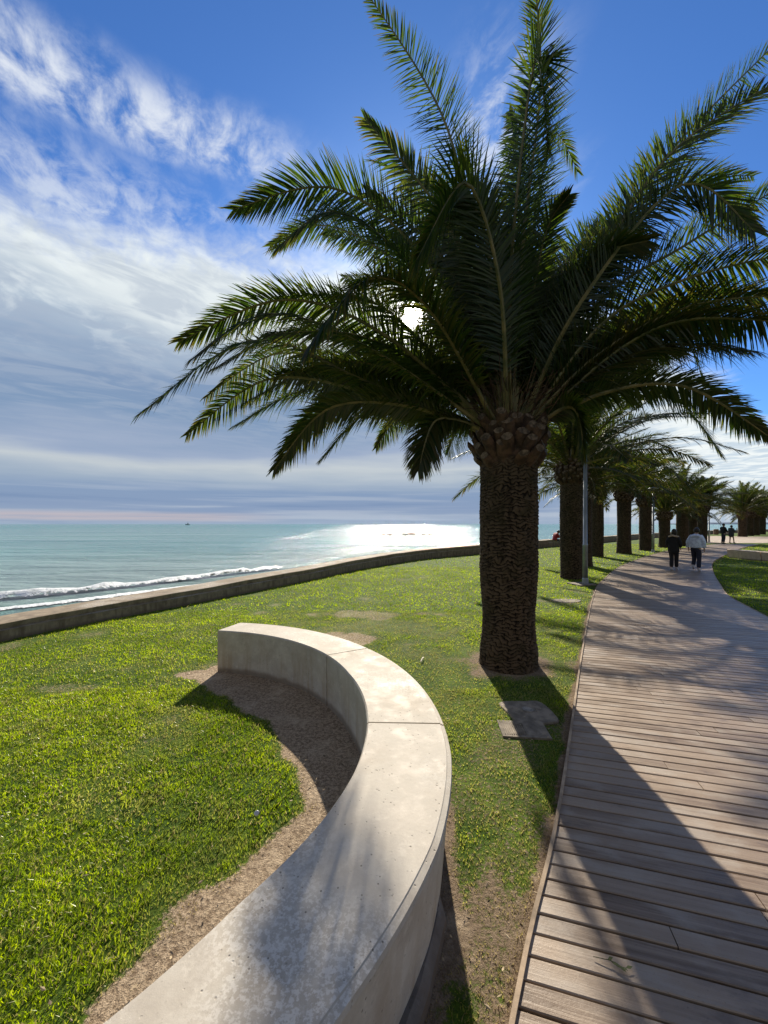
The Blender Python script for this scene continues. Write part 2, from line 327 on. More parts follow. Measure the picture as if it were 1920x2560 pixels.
def tube(V, Fs, pts, rad, seg=8, cap=True, squash=1.0):
    base = len(V); pts = [Vector(p) for p in pts]; n = len(pts)
    up = Vector((0, 0, 1))
    for i, p in enumerate(pts):
        d = (pts[min(i+1, n-1)]-pts[max(i-1, 0)]).normalized()
        a = d.cross(up) if abs(d.dot(up)) < .95 else d.cross(Vector((0, 1, 0))); a.normalize(); b = a.cross(d)
        r = rad[i] if hasattr(rad, '__len__') else rad
        for j in range(seg):
            t_ = 2*math.pi*j/seg; V.append(p+a*math.cos(t_)*r+b*math.sin(t_)*r*squash)
    for i in range(n-1):
        for j in range(seg):
            k_ = (j+1) % seg; Fs.append((base+i*seg+j, base+i*seg+k_, base+(i+1)*seg+k_, base+(i+1)*seg+j))
    if cap:
        Fs.append(tuple(base+j for j in range(seg))[::-1]); Fs.append(tuple(base+(n-1)*seg+j for j in range(seg)))
def lathe(V, Fs, prof, seg=24, c=(0, 0, 0)):
    base = len(V)
    for r, z in prof:
        for j in range(seg): V.append((c[0]+r*math.cos(2*math.pi*j/seg), c[1]+r*math.sin(2*math.pi*j/seg), c[2]+z))
    for i in range(len(prof)-1):
        for j in range(seg):
            k_ = (j+1) % seg; Fs.append((base+i*seg+j, base+i*seg+k_, base+(i+1)*seg+k_, base+(i+1)*seg+j))
    Fs.append(tuple(base+j for j in range(seg))[::-1]); Fs.append(tuple(base+(len(prof)-1)*seg+j for j in range(seg)))
def box(V, Fs, c, s, rz=0.0):
    b = len(V); ca, sa = math.cos(rz), math.sin(rz)
    for dz in (-1, 1):
        for dx, dy in ((-1, -1), (1, -1), (1, 1), (-1, 1)):
            x, y = dx*s[0]/2, dy*s[1]/2; V.append((c[0]+x*ca-y*sa, c[1]+x*sa+y*ca, c[2]+dz*s[2]/2))
    Fs += [(b+3, b+2, b+1, b), (b+4, b+5, b+6, b+7), (b, b+1, b+5, b+4), (b+1, b+2, b+6, b+5), (b+2, b+3, b+7, b+6), (b+3, b, b+4, b+7)]
def bevel(o, w_=.01, seg=2):
    m_ = o.modifiers.new('bevel', 'BEVEL'); m_.width = w_; m_.segments = seg; m_.limit_method = 'ANGLE'; m_.angle_limit = R(40)

# value noise on numpy arrays
_tab = rng.random((256, 256))
def vnoise(x, y, s):
    x = np.asarray(x)*s+57.3; y = np.asarray(y)*s+91.7
    xi = np.floor(x).astype(int); yi = np.floor(y).astype(int); fx = x-xi; fy = y-yi
    fx = fx*fx*(3-2*fx); fy = fy*fy*(3-2*fy); g = lambda a, b: _tab[a % 256, b % 256]
    return (g(xi, yi)*(1-fx)+g(xi+1, yi)*fx)*(1-fy)+(g(xi, yi+1)*(1-fx)+g(xi+1, yi+1)*fx)*fy
def fbm(x, y, s, o=4):
    a = 0; t = 0
    for i in range(o): a = a+vnoise(x, y, s*2**i)*.5**i; t += .5**i
    return a/t
def polydist(x, y, P):                                 # signed distance to a polyline (positive on its left)
    x = np.asarray(x, float); y = np.asarray(y, float); best = np.full(x.shape, 1e9); sg = np.zeros(x.shape)
    for (ax, ay), (bx, by) in zip(P[:-1], P[1:]):
        dx, dy = bx-ax, by-ay; L = dx*dx+dy*dy
        t = np.clip(((x-ax)*dx+(y-ay)*dy)/L, 0, 1); ex = x-(ax+t*dx); ey = y-(ay+t*dy); d = np.hypot(ex, ey)
        u = d < best-1e-9; best = np.where(u, d, best); sg = np.where(u, np.where(dx*ey-dy*ex > 0, 1., -1.), sg)
    return best*sg
def smooth_poly(P, n=6):
    out = []
    P = [np.array(p, float) for p in P]
    for i in range(len(P)-1):
        p0, p1, p2, p3 = P[max(i-1, 0)], P[i], P[i+1], P[min(i+2, len(P)-1)]
        for k_ in range(n):
            t = k_/n; out.append(.5*((2*p1)+(-p0+p2)*t+(2*p0-5*p1+4*p2-p3)*t*t+(-p0+3*p1-3*p2+p3)*t**3))
    out.append(P[-1]); return [tuple(p) for p in out]

# ------------------------------------------------------------------ layout
WALL = smooth_poly([(-9.2, -6.0), (-7.5, 0.0), (-6.05, 5.3), (-5.25, 7.05), (-4.35, 8.6), (-3.55, 10.1), (-2.5, 12.0), (-.33, 16.2), (2.3, 19.9), (5.6, 23.0), (11.3, 28.6), (21, 37.2), (36, 51), (58, 69), (100, 98)], 5)
WALL += [(180, 140), (420, 215)]
LEFT = smooth_poly([(-2.3, -3.6), (-.62, -.6), (.475, 1.384), (1.16, 2.5), (2.9, 5.58), (5.16, 9.45), (6.9, 12.1), (10.7, 17), (18, 24.7), (26, 31.5), (30, 34.2)], 6)
RIGHT = smooth_poly([(2.0, -4.2), (3.6, -.4), (5.2, 3.6), (7.27, 7.27), (8.45, 9.4), (9.6, 10.95), (11.95, 13.95), (14.5, 17), (16.6, 19.2), (21.6, 24), (26.9, 28.8), (33.5, 34.2)], 6)
BC = (-2.25, 2.51); BR_O = 2.6; BR_I = 2.165; BH = .5; B_A0 = -72; B_A1 = 83
def bare_fn(x, y):
    n = fbm(x, y, 1.3, 4); n2 = fbm(x+31, y-7, 5.0, 3)
    b = np.clip((n-.60)*2.5, 0, .45)                                  # thin spots
    r = np.hypot(x-BC[0], y-BC[1]); th = np.degrees(np.arctan2(y-BC[1], x-BC[0]))
    inb = (th > -90) & (th < 88)
    rb = np.interp(th, [-80, -49, -44, -38, -33, -25, -15, -4, 6, 19, 43, 72, 86, 90], [1.8, 1.66, 1.63, 1.60, 1.55, 1.55, 1.63, 1.67, 1.65, 1.5, 1.46, 1.66, 1.9, 2.1])
    b = np.maximum(b, np.where(inb & (r < BR_I+.2), np.clip(.5+(r-rb+(n2-.5)*.22+(n-.5)*.25)/.16, 0, 1), 0))
    wo_ = np.interp(th, [-80, -40, -10, 15, 40], [.42, .34, .16, .06, .03])
    b = np.maximum(b, np.where(inb, np.clip(1.1-np.abs(r-BR_O)/wo_+(n2-.5)*1.3, 0, .8)*(r > BR_O-.2), 0))
    b = np.maximum(b, np.clip(1.0-np.hypot(x-1.60, y-4.95)/.9+(n2-.5)*.7+.15, 0, .9))   # round the near palm
    e = np.abs(polydist(x, y, LEFT)); b = np.maximum(b, np.clip(.95-e/.12+(n2-.5)*.9, 0, .9)*(y < 12))
    for cx, cy, rx, ry, a in ((-.5, 6.3, 2.2, 1.5, .40), (.5, 4.6, 1.2, 1.4, .36), (.75, 1.9, .7, 1.1, .42), (-.9, 5.9, 1.5, .55, .60), (-.4, 7.6, 1.3, .4, .5), (-2.25, 4.62, .28, .16, 1.0), (.50, 1.45, .40, .7, .60), (.95, 2.2, .2, .5, .42), (2.6, 4.9, .5, .3, .5), (1.2, 3.1, .5, .5, .45), (3.8, 8.9, .5, .3, .5), (-3.4, 4.2, .35, .15, .45), (-4.5, 1.6, .6, .4, .4)):
        q = ((x-cx)/rx)**2+((y-cy)/ry)**2; b = np.maximum(b, a*np.clip(1.25-q+(n2-.5)*1.6+(fbm(x-9, y+4, 1.9, 3)-.5)*3.0, 0, 1))
    return b

# ------------------------------------------------------------------ the ground
def axis(lo, hi, dlo, dhi, step, grow=1.12):
    a = list(np.arange(dlo, dhi, step)); s = step; x = dhi
    while x < hi: a.append(x); s *= grow; x += s
    a.append(hi); s = step; x = dlo; pre = []
    while x > lo: s *= grow; x -= s; pre.append(max(x, lo))
    return np.array(sorted(set(np.round(pre+a, 4))))
gx = axis(-60, 900, -7.2, 6.0, .055, 1.055); gy = axis(-30, 420, .5, 9.5, .055, 1.045)
XX, YY = np.meshgrid(gx, gy); xf, yf = XX.ravel(), YY.ravel()
sw = polydist(xf, yf, WALL)                           # > 0: on the sea side of the wall
zf = (fbm(xf, yf, .9, 3)-.5)*.035*np.clip((2.2-np.abs(xf-1))/9+1, .4, 1)
zf = np.where(sw > -.5, 0, zf)
zf = np.where(sw > .3, -np.clip((sw-.3)*2.5, 0, .9)-np.clip((sw-.7)*.09, 0, 3.0), zf)
# the ground dips under the boardwalk
inside = (polydist(xf, yf, LEFT) < -.03) & (polydist(xf, yf, RIGHT) > .03) & (yf < 33) & (yf > -4)
zf = np.where(inside, -.12, zf)
bare = bare_fn(xf, yf)
bare = np.where(np.hypot(xf, yf) > 14, np.clip((fbm(xf, yf, .35, 4)-.56)*2, 0, .35), bare)
sand = (np.clip(sw/.3, 0, 1))
nx_, ny_ = len(gx), len(gy); idx = np.arange(nx_*ny_).reshape(ny_, nx_)
Fq = np.stack([idx[:-1, :-1], idx[:-1, 1:], idx[1:, 1:], idx[1:, :-1]], -1).reshape(-1, 4)
g = link('ground', mesh_np('ground', np.c_[xf, yf, zf], Fq, True, {'bare': bare, 'sand': sand}), [M['ground']])
tag(g, kind='structure')

# grass blades, thinner with distance
def grass(name, n, region, h0, h1, wd):
    x, y = region(n)
    keep = (polydist(x, y, LEFT) > .03) | (polydist(x, y, RIGHT) < -.05)
    r = np.hypot(x-BC[0], y-BC[1]); th = np.degrees(np.arctan2(y-BC[1], x-BC[0]))
    keep &= ~((r > BR_I-.01) & (r < BR_O+.01) & (th > B_A0-1) & (th < B_A1+1))
    keep &= polydist(x, y, WALL) < -.03
    keep &= np.hypot(x-1.60, y-4.95) > .38
    keep &= ~((np.abs(x-1.37) < .21) & (np.abs(y-3.68) < .22)) & ~((np.abs(x-1.19) < .2) & (np.abs(y-3.32) < .14))
    x, y = x[keep], y[keep]
    b = bare_fn(x, y)*np.where(np.hypot(x, y) > 14, .3, 1); u = rng.random(len(x)); cl = fbm(x, y, 9, 2)
    keep = u > b*1.12-.06+np.clip(.42-cl, 0, 1)*1.2
    x, y, b, cl = x[keep], y[keep], b[keep], cl[keep]; n = len(x)
    a = rng.random(n)*2*np.pi; d = rng.random(n)*2*np.pi; hh = (h0+(h1-h0)*rng.random(n)**1.5)*(.55+.9*cl)*(1-.55*np.clip(b*1.6, 0, 1)); ww = wd*(.7+.6*rng.random(n))
    ln = hh*(.25+.9*rng.random(n)); z0 = (fbm(x, y, .9, 3)-.5)*.035-.004
    px, py = np.cos(a)*ww/2, np.sin(a)*ww/2; lx, ly = np.cos(d)*ln, np.sin(d)*ln
    V = np.empty((n, 5, 3)); V[:, 0] = np.c_[x-px, y-py, z0]; V[:, 1] = np.c_[x+px, y+py, z0]
    V[:, 2] = np.c_[x+px*.8+lx*.35, y+py*.8+ly*.35, z0+hh*.6]; V[:, 3] = np.c_[x-px*.8+lx*.35, y-py*.8+ly*.35, z0+hh*.6]; V[:, 4] = np.c_[x+lx, y+ly, z0+hh]
    base = np.arange(n)[:, None]*5
    F3 = np.concatenate([base+np.array([0, 1, 2]), base+np.array([0, 2, 3]), base+np.array([3, 2, 4])])
    dry = np.repeat(np.clip(b*1.5+(rng.random(n) < .06), 0, 1), 5)
    return V.reshape(-1, 3), F3, dry
def wedge(r0, r1, xmin=-1.08, xmax=1.08):
    def f(n):
        y = np.sqrt(rng.random(n)*(r1*r1-r0*r0)+r0*r0); x = (xmin+(xmax-xmin)*rng.random(n))*y; return x, y
    return f
parts = []; off = 0
for n, r0, r1, h0, h1, wd in ((60000, .9, 2.2, .014, .038, .0042), (120000, 2.2, 4.2, .014, .038, .006), (120000, 4.2, 8, .015, .038, .009), (90000, 8, 16, .02, .05, .016), (60000, 16, 34, .025, .06, .03)):
    V, F3, dr = grass('g', n, wedge(r0, r1), h0, h1, wd); parts.append((V, F3+off, dr)); off += len(V)
gr = link('grass', mesh_np('grass', np.concatenate([p[0] for p in parts]), np.concatenate([p[1] for p in parts]), False, {'dry': np.concatenate([p[2] for p in parts])}), [M['blade']])
tag(gr, 'short bright green mown grass with thin worn patches covering the lawn', 'grass', kind='stuff')

# ------------------------------------------------------------------ sea
def sea():
    xs = np.concatenate([-np.geomspace(20000, 40, 30), np.linspace(-36, 60, 60), np.geomspace(70, 20000, 30)])
    ys = np.concatenate([[-200, -50], np.linspace(-10, 80, 60), np.geomspace(90, 30000, 40)])
    A, B = np.meshgrid(xs, ys); i = np.arange(A.size).reshape(A.shape)
    Fq = np.stack([i[:-1, :-1], i[:-1, 1:], i[1:, 1:], i[1:, :-1]], -1).reshape(-1, 4)
    me = mesh_np('sea', np.c_[A.ravel(), B.ravel(), np.full(A.size, -1.5)], Fq, True)
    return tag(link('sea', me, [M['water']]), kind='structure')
sea()
def foam(name, pts, wid, hgt, label, curl=True):
    pts = smooth_poly(pts, 10); n = len(pts); K = 11; V = []; E = []
    for i, p in enumerate(pts):
        a = np.array(pts[max(i-1, 0)]); b = np.array(pts[min(i+1, n-1)]); d = (b-a)/np.linalg.norm(b-a); nn = np.array([-d[1], d[0]])
        ed = min(1, i/4, (n-1-i)/4)
        ww = wid*(.65+.7*float(fbm(p[0], p[1], .35, 2)))
        for k_ in range(K):
            t = k_/(K-1)*2-1; q = np.array(p)+nn*t*ww/2
            j = float(fbm(q[0]*1.0, q[1], 1.3, 3))
            V.append((q[0], q[1], -1.48+hgt*max(0, 1-((t+.15)/.75)**2)*ed*(.45+1.1*j)+.02*j)); E.append((1-abs(t)**1.5)*ed*1.1)
    i = np.arange(n*K).reshape(n, K); Fq = np.stack([i[:-1, :-1], i[:-1, 1:], i[1:, 1:], i[1:, :-1]], -1).reshape(-1, 4)
    o = link(name, mesh_np(name, V, Fq, True, {'edge': E}), [M['foam']]); tag(o, label, 'foam', kind='stuff'); return o
foam('sea_foam', [(-26, 14), (-20, 15.6), (-16.5, 17.2), (-13.2, 20.5), (-10.2, 25), (-7.2, 29)], 1.5, .26, 'white breaking wave foam running along the shore beyond the seawall')
foam('sea_foam', [(-24, 12.2), (-17, 13.6), (-14.2, 15.4), (-11.5, 18.6), (-9, 22)], 1.2, .03, 'thin white wash of a spent wave close to the seawall')
foam('sea_foam', [(2, 36), (9, 41), (18, 47), (26, 54)], 1.6, .2, 'thin white breaker line seen between the palm trunks')
foam('sea_foam', [(14, 62), (24, 66), (36, 72), (50, 82)], 1.6, .2, 'distant white breaker line seen between the far palm trunks')
# offshore rocks
for i, (px, py, s) in enumerate(((955, 1337, 1.0), (975, 1336.5, .7), (1020, 1335.5, 1.6), (1062, 1335.5, .9), (1075, 1336, .6))):
    d = 3.3*F/(py-HOR); bm = bmesh.new(); bmesh.ops.create_icosphere(bm, subdivisions=3, radius=1)
    for v in bm.verts:
        q = .7+.7*float(fbm(v.co.x*1.3+i*5, v.co.y*1.3+v.co.z, 1.4, 3)); v.co = Vector((v.co.x*1.2*s*q, v.co.y*.8*s*q, v.co.z*.36*s*q))
    me = bpy.data.meshes.new('sea_rock'); bm.to_mesh(me); bm.free()
    o = link('sea_rock', me, [M['rock']], loc=((px-PCX)/F*d, d, -1.55))
    tag(o, ['low dark rock at the left end of the rocks in the glittering water', 'small dark rock just right of the leftmost rock in the glitter', 'widest dark rock in the middle of the glittering water', 'dark rock in the glitter, second from the near palm trunk', 'smallest dark rock in the glitter, closest to the near palm trunk'][i], 'rock', 'rocks offshore in the glitter')

# distant headland
V = []; Fs = []; n = 40
for i in range(n+1):
    t = i/n; x = 3600*(1760+190*t-PCX)/F; h = (12+26*float(fbm(t*6, 3, 1.0, 3)))*math.sin(math.pi*min(1, t*1.4+.04))**.6 if t < .65 else 14+22*float(fbm(t*9, 3, 1, 3))
    for dy, z in ((0, -3), (30, h*.6), (160, h), (420, h*.7), (700, -3)): V.append((x, 3600+dy, z))
for i in range(n):
    for j in range(4): Fs.append((i*5+j, (i+1)*5+j, (i+1)*5+j+1, i*5+j+1))
tag(link('distant_hills', mesh_py('distant_hills', V, Fs, True), [M['hill']]), kind='structure')

# small boat on the horizon
bt = empty('fishing_boat', ((469-PCX)/F*1500, 1500, -1.5))
V = []; Fs = []
for t, wd, z0 in ((-1, .2, .9), (-.8, 1.6, .3), (-.2, 2.1, 0), (.5, 1.9, 0), (1, 1.4, .2)):
    for sx, zz_ in ((-wd, 2.6-(t < -.5)*-.9), (-wd*.5, z0-.4), (wd*.5, z0-.4), (wd, 2.6-(t < -.5)*-.9)): V.append((t*9, sx, zz_))
for i in range(4):
    for j in range(3): Fs.append((i*4+j, (i+1)*4+j, (i+1)*4+j+1, i*4+j+1))
    Fs.append((i*4+3, (i+1)*4+3, (i+1)*4, i*4))
Fs += [(0, 1, 2, 3), (19, 18, 17, 16)]
M['boat'] = simple('boat_paint', (.22, .28, .34, 1), .6, .1, 1, 0); M['boat_white'] = simple('boat_cabin_paint', (.5, .53, .56, 1), .6, .1, 1, 0)
link('hull', mesh_py('hull', V, Fs), [M['boat']], bt)
V = []; Fs = []; box(V, Fs, (1.5, 0, 4.2), (5, 2.6, 3.2)); box(V, Fs, (1.0, 0, 6.3), (3, 2.2, 1.0)); link('cabin', mesh_py('cabin', V, Fs), [M['boat_white']], bt)
V = []; Fs = []; tube(V, Fs, [(0, 0, 6.6), (0, 0, 12)], .22, 6); tube(V, Fs, [(0, 0, 11), (6.5, 0, 3.2)], .14, 6); tube(V, Fs, [(0, 0, 11), (-8.4, 0, 3.4)], .14, 6); link('mast', mesh_py('mast', V, Fs), [M['boat']], bt)
tag(bt, 'tiny grey boat with a mast on the sea horizon', 'boat')

# ------------------------------------------------------------------ seawall
def ribbon(P, prof, name, mats, parent=None, z0=0.0):
    """profile: list of (offset to the left, z) ; P polyline with per-point height factor"""
    V = []; Fs = []; n = len(P); K = len(prof)
    for i, p in enumerate(P):
        a = np.array(P[max(i-1, 0)][:2]); b = np.array(P[min(i+1, n-1)][:2]); d = (b-a)/np.linalg.norm(b-a); nn = np.array([-d[1], d[0]]); h = p[2] if len(p) > 2 else 1
        for o_, z in prof: V.append((p[0]+nn[0]*o_, p[1]+nn[1]*o_, z0+(z*h if z > 0 else z)))
    for i in range(n-1):
        for j in range(K): k_ = (j+1) % K; Fs.append((i*K+j, i*K+k_, (i+1)*K+k_, (i+1)*K+j))
    Fs.append(tuple(range(K))); Fs.append(tuple((n-1)*K+j for j in range(K))[::-1])
    me = mesh_py(name, V, Fs); bm = bmesh.new(); bm.from_mesh(me); bmesh.ops.recalc_face_normals(bm, faces=bm.faces); bm.to_mesh(me); bm.free()
    return link(name, me, mats, parent)
def dense(P, step):
    out = []
    for a, b in zip(P[:-1], P[1:]):
        a = np.array(a); b = np.array(b); k_ = max(1, int(np.linalg.norm(b-a)/step))
        for i in range(k_): out.append(tuple(a+(b-a)*i/k_))
    out.append(tuple(P[-1])); return out
def wall_h(y): return float(np.interp(y, [0, 5, 12, 22, 30, 60], [.24, .26, .36, .52, .55, .6]))
WD = dense([p for p in WALL if p[1] < 75], .35)
WP = [(p[0], p[1], wall_h(p[1])*(1+.10*(float(fbm(p[0], p[1], 1.1, 3))-.5))) for p in WD]
sw_root = empty('seawall', (WALL[10][0], WALL[10][1], 0))
bd = ribbon([(p[0]-sw_root.location.x, p[1]-sw_root.location.y, p[2]) for p in WP], [(-.02, -.25), (-.02, .62), (.035, .66), (.02, .97), (.05, 1.0), (.36, 1.03), (.66, 1.0), (.70, .9), (.72, -1.3)], 'wall_body', [M['old_concrete']], sw_root)
tag(sw_root, 'long low weathered concrete seawall between the lawn and the sea', 'seawall')
WF = [(p[0], p[1]) for p in WALL if p[1] > 74]
ww_ = ribbon(dense(WF, 6), [(0, -.3), (0, .5), (.6, .5), (.7, -1.5)], 'seawall', [M['old_concrete']]); tag(ww_, 'far end of the seawall past the last palms', 'seawall')

# ------------------------------------------------------------------ sandy path beyond the boardwalk
P = [G(1768, 1358.6), G(1905, 1357.6), (47, 41), (60, 46), (75, 52), (80, 60), (62, 56), (54, 54), (50, 56), G(1790, 1340), G(1745, 1341)]
me = mesh_py('path', [(x, y, .012) for x, y in P], [tuple(range(len(P)))])
bm = bmesh.new(); bm.from_mesh(me); bmesh.ops.triangulate(bm, faces=bm.faces); bm.to_mesh(me); bm.free()
tag(link('path', me, [M['path']]), kind='structure')

# ------------------------------------------------------------------ boardwalk
def cross(P, c, nrm):
    for a, b in zip(P[:-1], P[1:]):
        ca = a[0]*nrm[0]+a[1]*nrm[1]-c; cb = b[0]*nrm[0]+b[1]*nrm[1]-c
        if ca <= 0 < cb: t = ca/(ca-cb); return (a[0]+(b[0]-a[0])*t, a[1]+(b[1]-a[1])*t)
def boardwalk():
    a = R(15.5); dr = np.array([math.cos(a), -math.sin(a)]); nr = np.array([math.sin(a), math.cos(a)])
    pitch = .0965; gap = .009; V = []; Fs = []; c = -1.5
    def rect(lc, rc, t0, t1, dz):
        b = len(V); q = [lc[0]+(rc[0]-lc[0])*t0, lc[1]+(rc[1]-lc[1])*t0, lc[0]+(rc[0]-lc[0])*t1, lc[1]+(rc[1]-lc[1])*t1]
        # lc, rc are pairs (lower edge end, upper edge end)
        (l0, l1), (r0, r1) = lc, rc
    while c < 46:
        e = [cross(LEFT, c, nr), cross(LEFT, c+pitch-gap, nr), cross(RIGHT, c, nr), cross(RIGHT, c+pitch-gap, nr)]
        if all(e):
            l0, l1, r0, r1 = [np.array(q) for q in e]
            L = np.linalg.norm(r0-l0); cuts = [0.0]; x = random.uniform(.5, 2.4)
            while x < L-.25: cuts.append(x/L); x += random.choice((1.6, 2.4, 2.4))
            cuts.append(1.0)
            for t0, t1 in zip(cuts[:-1], cuts[1:]):
                g0 = .0025/L if t0 > 0 else 0; g1 = .0025/L if t1 < 1 else 0; dz = random.uniform(-.0015, .0015); z = .03+dz
                A = l0+(r0-l0)*(t0+g0); B = l0+(r0-l0)*(t1-g1)
                # upper edge uses the same station along the plank except at the free ends
                up = nr*(pitch-gap)
                C = r1 if t1 == 1.0 else B+up; D = l1 if t0 == 0.0 else A+up
                b = len(V); e_ = .004
                ins = lambda p, q_, s: p+nr*s
                V.extend([(A[0], A[1], z-.028), (B[0], B[1], z-.028), (C[0], C[1], z-.028), (D[0], D[1], z-.028)])
                V.extend([(A[0], A[1], z-e_*.8), (B[0], B[1], z-e_*.8), (C[0], C[1], z-e_*.8), (D[0], D[1], z-e_*.8)])
                A2, B2, C2, D2 = A+nr*e_, B+nr*e_, C-nr*e_, D-nr*e_
                V.extend([(A2[0], A2[1], z), (B2[0], B2[1], z), (C2[0], C2[1], z), (D2[0], D2[1], z)])
                for k_ in (0, 4):
                    for j in range(4): jj = (j+1) % 4; Fs.append((b+k_+j, b+k_+jj, b+k_+4+jj, b+k_+4+j))
                Fs.append((b+8, b+9, b+10, b+11)); Fs.append((b+3, b+2, b+1, b))
        c += pitch
    o = link('boardwalk', mesh_np('boardwalk', V, Fs), [M['plank']]); tag(o, kind='structure')
    # near-black sheet standing in for the shade below the planks
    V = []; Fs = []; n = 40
    me = bpy.data.meshes.new('shade_sheet')
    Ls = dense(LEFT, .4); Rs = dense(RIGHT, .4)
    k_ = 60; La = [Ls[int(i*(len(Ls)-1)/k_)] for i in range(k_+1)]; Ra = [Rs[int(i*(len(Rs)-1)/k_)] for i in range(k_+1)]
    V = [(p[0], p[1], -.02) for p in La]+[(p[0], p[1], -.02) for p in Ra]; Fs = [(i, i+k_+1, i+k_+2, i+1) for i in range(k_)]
    link('shade_sheet', mesh_py('shade_sheet', V, Fs), [M['under']], o)
    ribbon(dense(LEFT, .3), [(-.002, -.1), (-.002, .042), (.016, .045), (.016, -.1)], 'edging', [M['edging']], o)
    ribbon(dense(RIGHT, .3), [(-.014, -.1), (-.014, .038), (.004, .034), (.004, -.1)], 'edging', [M['edging']], o)
boardwalk()

# ------------------------------------------------------------------ curved concrete benches
def ring(th, side):
    # measured plan of the long bench: outer and inner edges have slightly different centres
    cx_, cy_, r_, tab = ((.05, -.006, 2.585, [(-72, -.05), (-35, -.028), (-29, -.009), (-21, .017), (-7, .019), (9, -.005), (23, -.02), (37, -.03), (83, .021)]) if side else
                         (-.047, .01, 2.174, [(-72, .03), (-42, -.004), (-34, -.018), (-22, .010), (-13, .022), (0, .012), (9, -.004), (23, -.025), (37, -.014), (83, .014)]))
    q = r_+float(np.interp(th, [t_[0] for t_ in tab], [t_[1] for t_ in tab])); return (cx_+q*math.cos(R(th)), cy_+q*math.sin(R(th)))
def ring_block(a0, a1, h, name, parent, mat, zb=-.03, taper=.04):
    n = max(8, int(abs(a1-a0)/1.0)); V = []; Fs = []
    prof = [(0, zb), (0, h-.012), (.010, h), (-1.030, h), (-1.026, h-.004), (-1.004, h-.012), (-1, h-.03), (-1.006, h-.036), (-1.012, h-.05), (-1.012-taper, zb)]; K = len(prof)
    for i in range(n+1):
        th = a0+(a1-a0)*i/n; I = np.array(ring(th, 0)); O_ = np.array(ring(th, 1)); u = (O_-I)/np.linalg.norm(O_-I)
        for o_, z in prof:
            q = I+u*o_ if o_ >= 0 else O_+u*(o_+1); V.append((q[0], q[1], z))
    for i in range(n):
        for j in range(K): k_ = (j+1) % K; Fs.append((i*K+k_, i*K+j, (i+1)*K+j, (i+1)*K+k_))
    Fs.append(tuple(range(K))); Fs.append(tuple(n*K+j for j in range(K))[::-1])
    me = mesh_py(name, V, Fs); bm = bmesh.new(); bm.from_mesh(me); bmesh.ops.recalc_face_normals(bm, faces=bm.faces); bm.to_mesh(me); bm.free()
    return link(name, me, [mat], parent)
def arc_block(a0, a1, ro, ri, h, name, parent, mat, zb=-.03, lip=.006, taper=0.0):
    n = max(6, int(abs(a1-a0)/1.2)); V = []; Fs = []
    prof = [(ri, zb), (ri-.0, h-.012), (ri+.010, h), (ro-.030, h), (ro-.026, h-.004), (ro-.004, h-.012), (ro, h-.03), (ro-.006, h-.036), (ro-.012, h-.05), (ro-.012-taper, zb)]
    K = len(prof)
    for i in range(n+1):
        a = R(a0+(a1-a0)*i/n)
        for r, z in prof: V.append((r*math.cos(a), r*math.sin(a), z))
    for i in range(n):
        for j in range(K): k_ = (j+1) % K; Fs.append((i*K+k_, i*K+j, (i+1)*K+j, (i+1)*K+k_))
    Fs.append(tuple(range(K))); Fs.append(tuple(n*K+j for j in range(K))[::-1])
    me = mesh_py(name, V, Fs); bm = bmesh.new(); bm.from_mesh(me); bmesh.ops.recalc_face_normals(bm, faces=bm.faces); bm.to_mesh(me); bm.free()
    return link(name, me, [mat], parent)
bn = empty('curved_bench', (BC[0], BC[1], 0))
jt = .18
for a0, a1 in ((36.8+jt, B_A1), (0+jt, 36.8-jt), (-52, 0-jt), (B_A0, -52.3)):
    ring_block(a0, a1, BH, 'bench_block', bn, M['bench'])
# rough footing slab showing at the foot of the outer face
V = []; Fs = []; n = 46; K = 5
for i in range(n+1):
    a = R(-72+60*i/n); t = i/n; wd = (.085+.03*float(fbm(i*.4, 1, 1, 3)))*min(1, (1-t)*9+.25)
    for r, z in ((BR_O-.06, -.05), (BR_O-.06, .06), (BR_O-.06+wd*.72, .062+.012*float(fbm(i, 2, .7, 2))), (BR_O-.06+wd, .03), (BR_O-.05+wd, -.05)): V.append((r*math.cos(a), r*math.sin(a), z))
for i in range(n):
    for j in range(K): k_ = (j+1) % K; Fs.append((i*K+k_, i*K+j, (i+1)*K+j, (i+1)*K+k_))
Fs.append(tuple(range(K))); Fs.append(tuple(n*K+j for j in range(K))[::-1])
me = mesh_py('footing', V, Fs); bm = bmesh.new(); bm.from_mesh(me); bmesh.ops.recalc_face_normals(bm, faces=bm.faces); bm.to_mesh(me); bm.free()
link('footing', me, [M['footing']], bn)
tag(bn, 'long pale concrete bench of joined blocks curving across the foreground lawn', 'bench')

# second bench on the right lawn: crop corners at px (1823,1374) far-left end, runs right
b2 = empty('curved_bench', (31.5, 33.5, 0))
for a0, a1 in ((171.5, 184), (184.3, 198), (198.3, 212), (212.3, 226)):
    arc_block(a0, a1, 8.7, 8.2, .45, 'bench_block', b2, M['tan_concrete'], taper=.06)
b2.location = (27.0, 19.35, 0)
tag(b2, 'low pale concrete bench on the shaded lawn right of the boardwalk', 'bench')

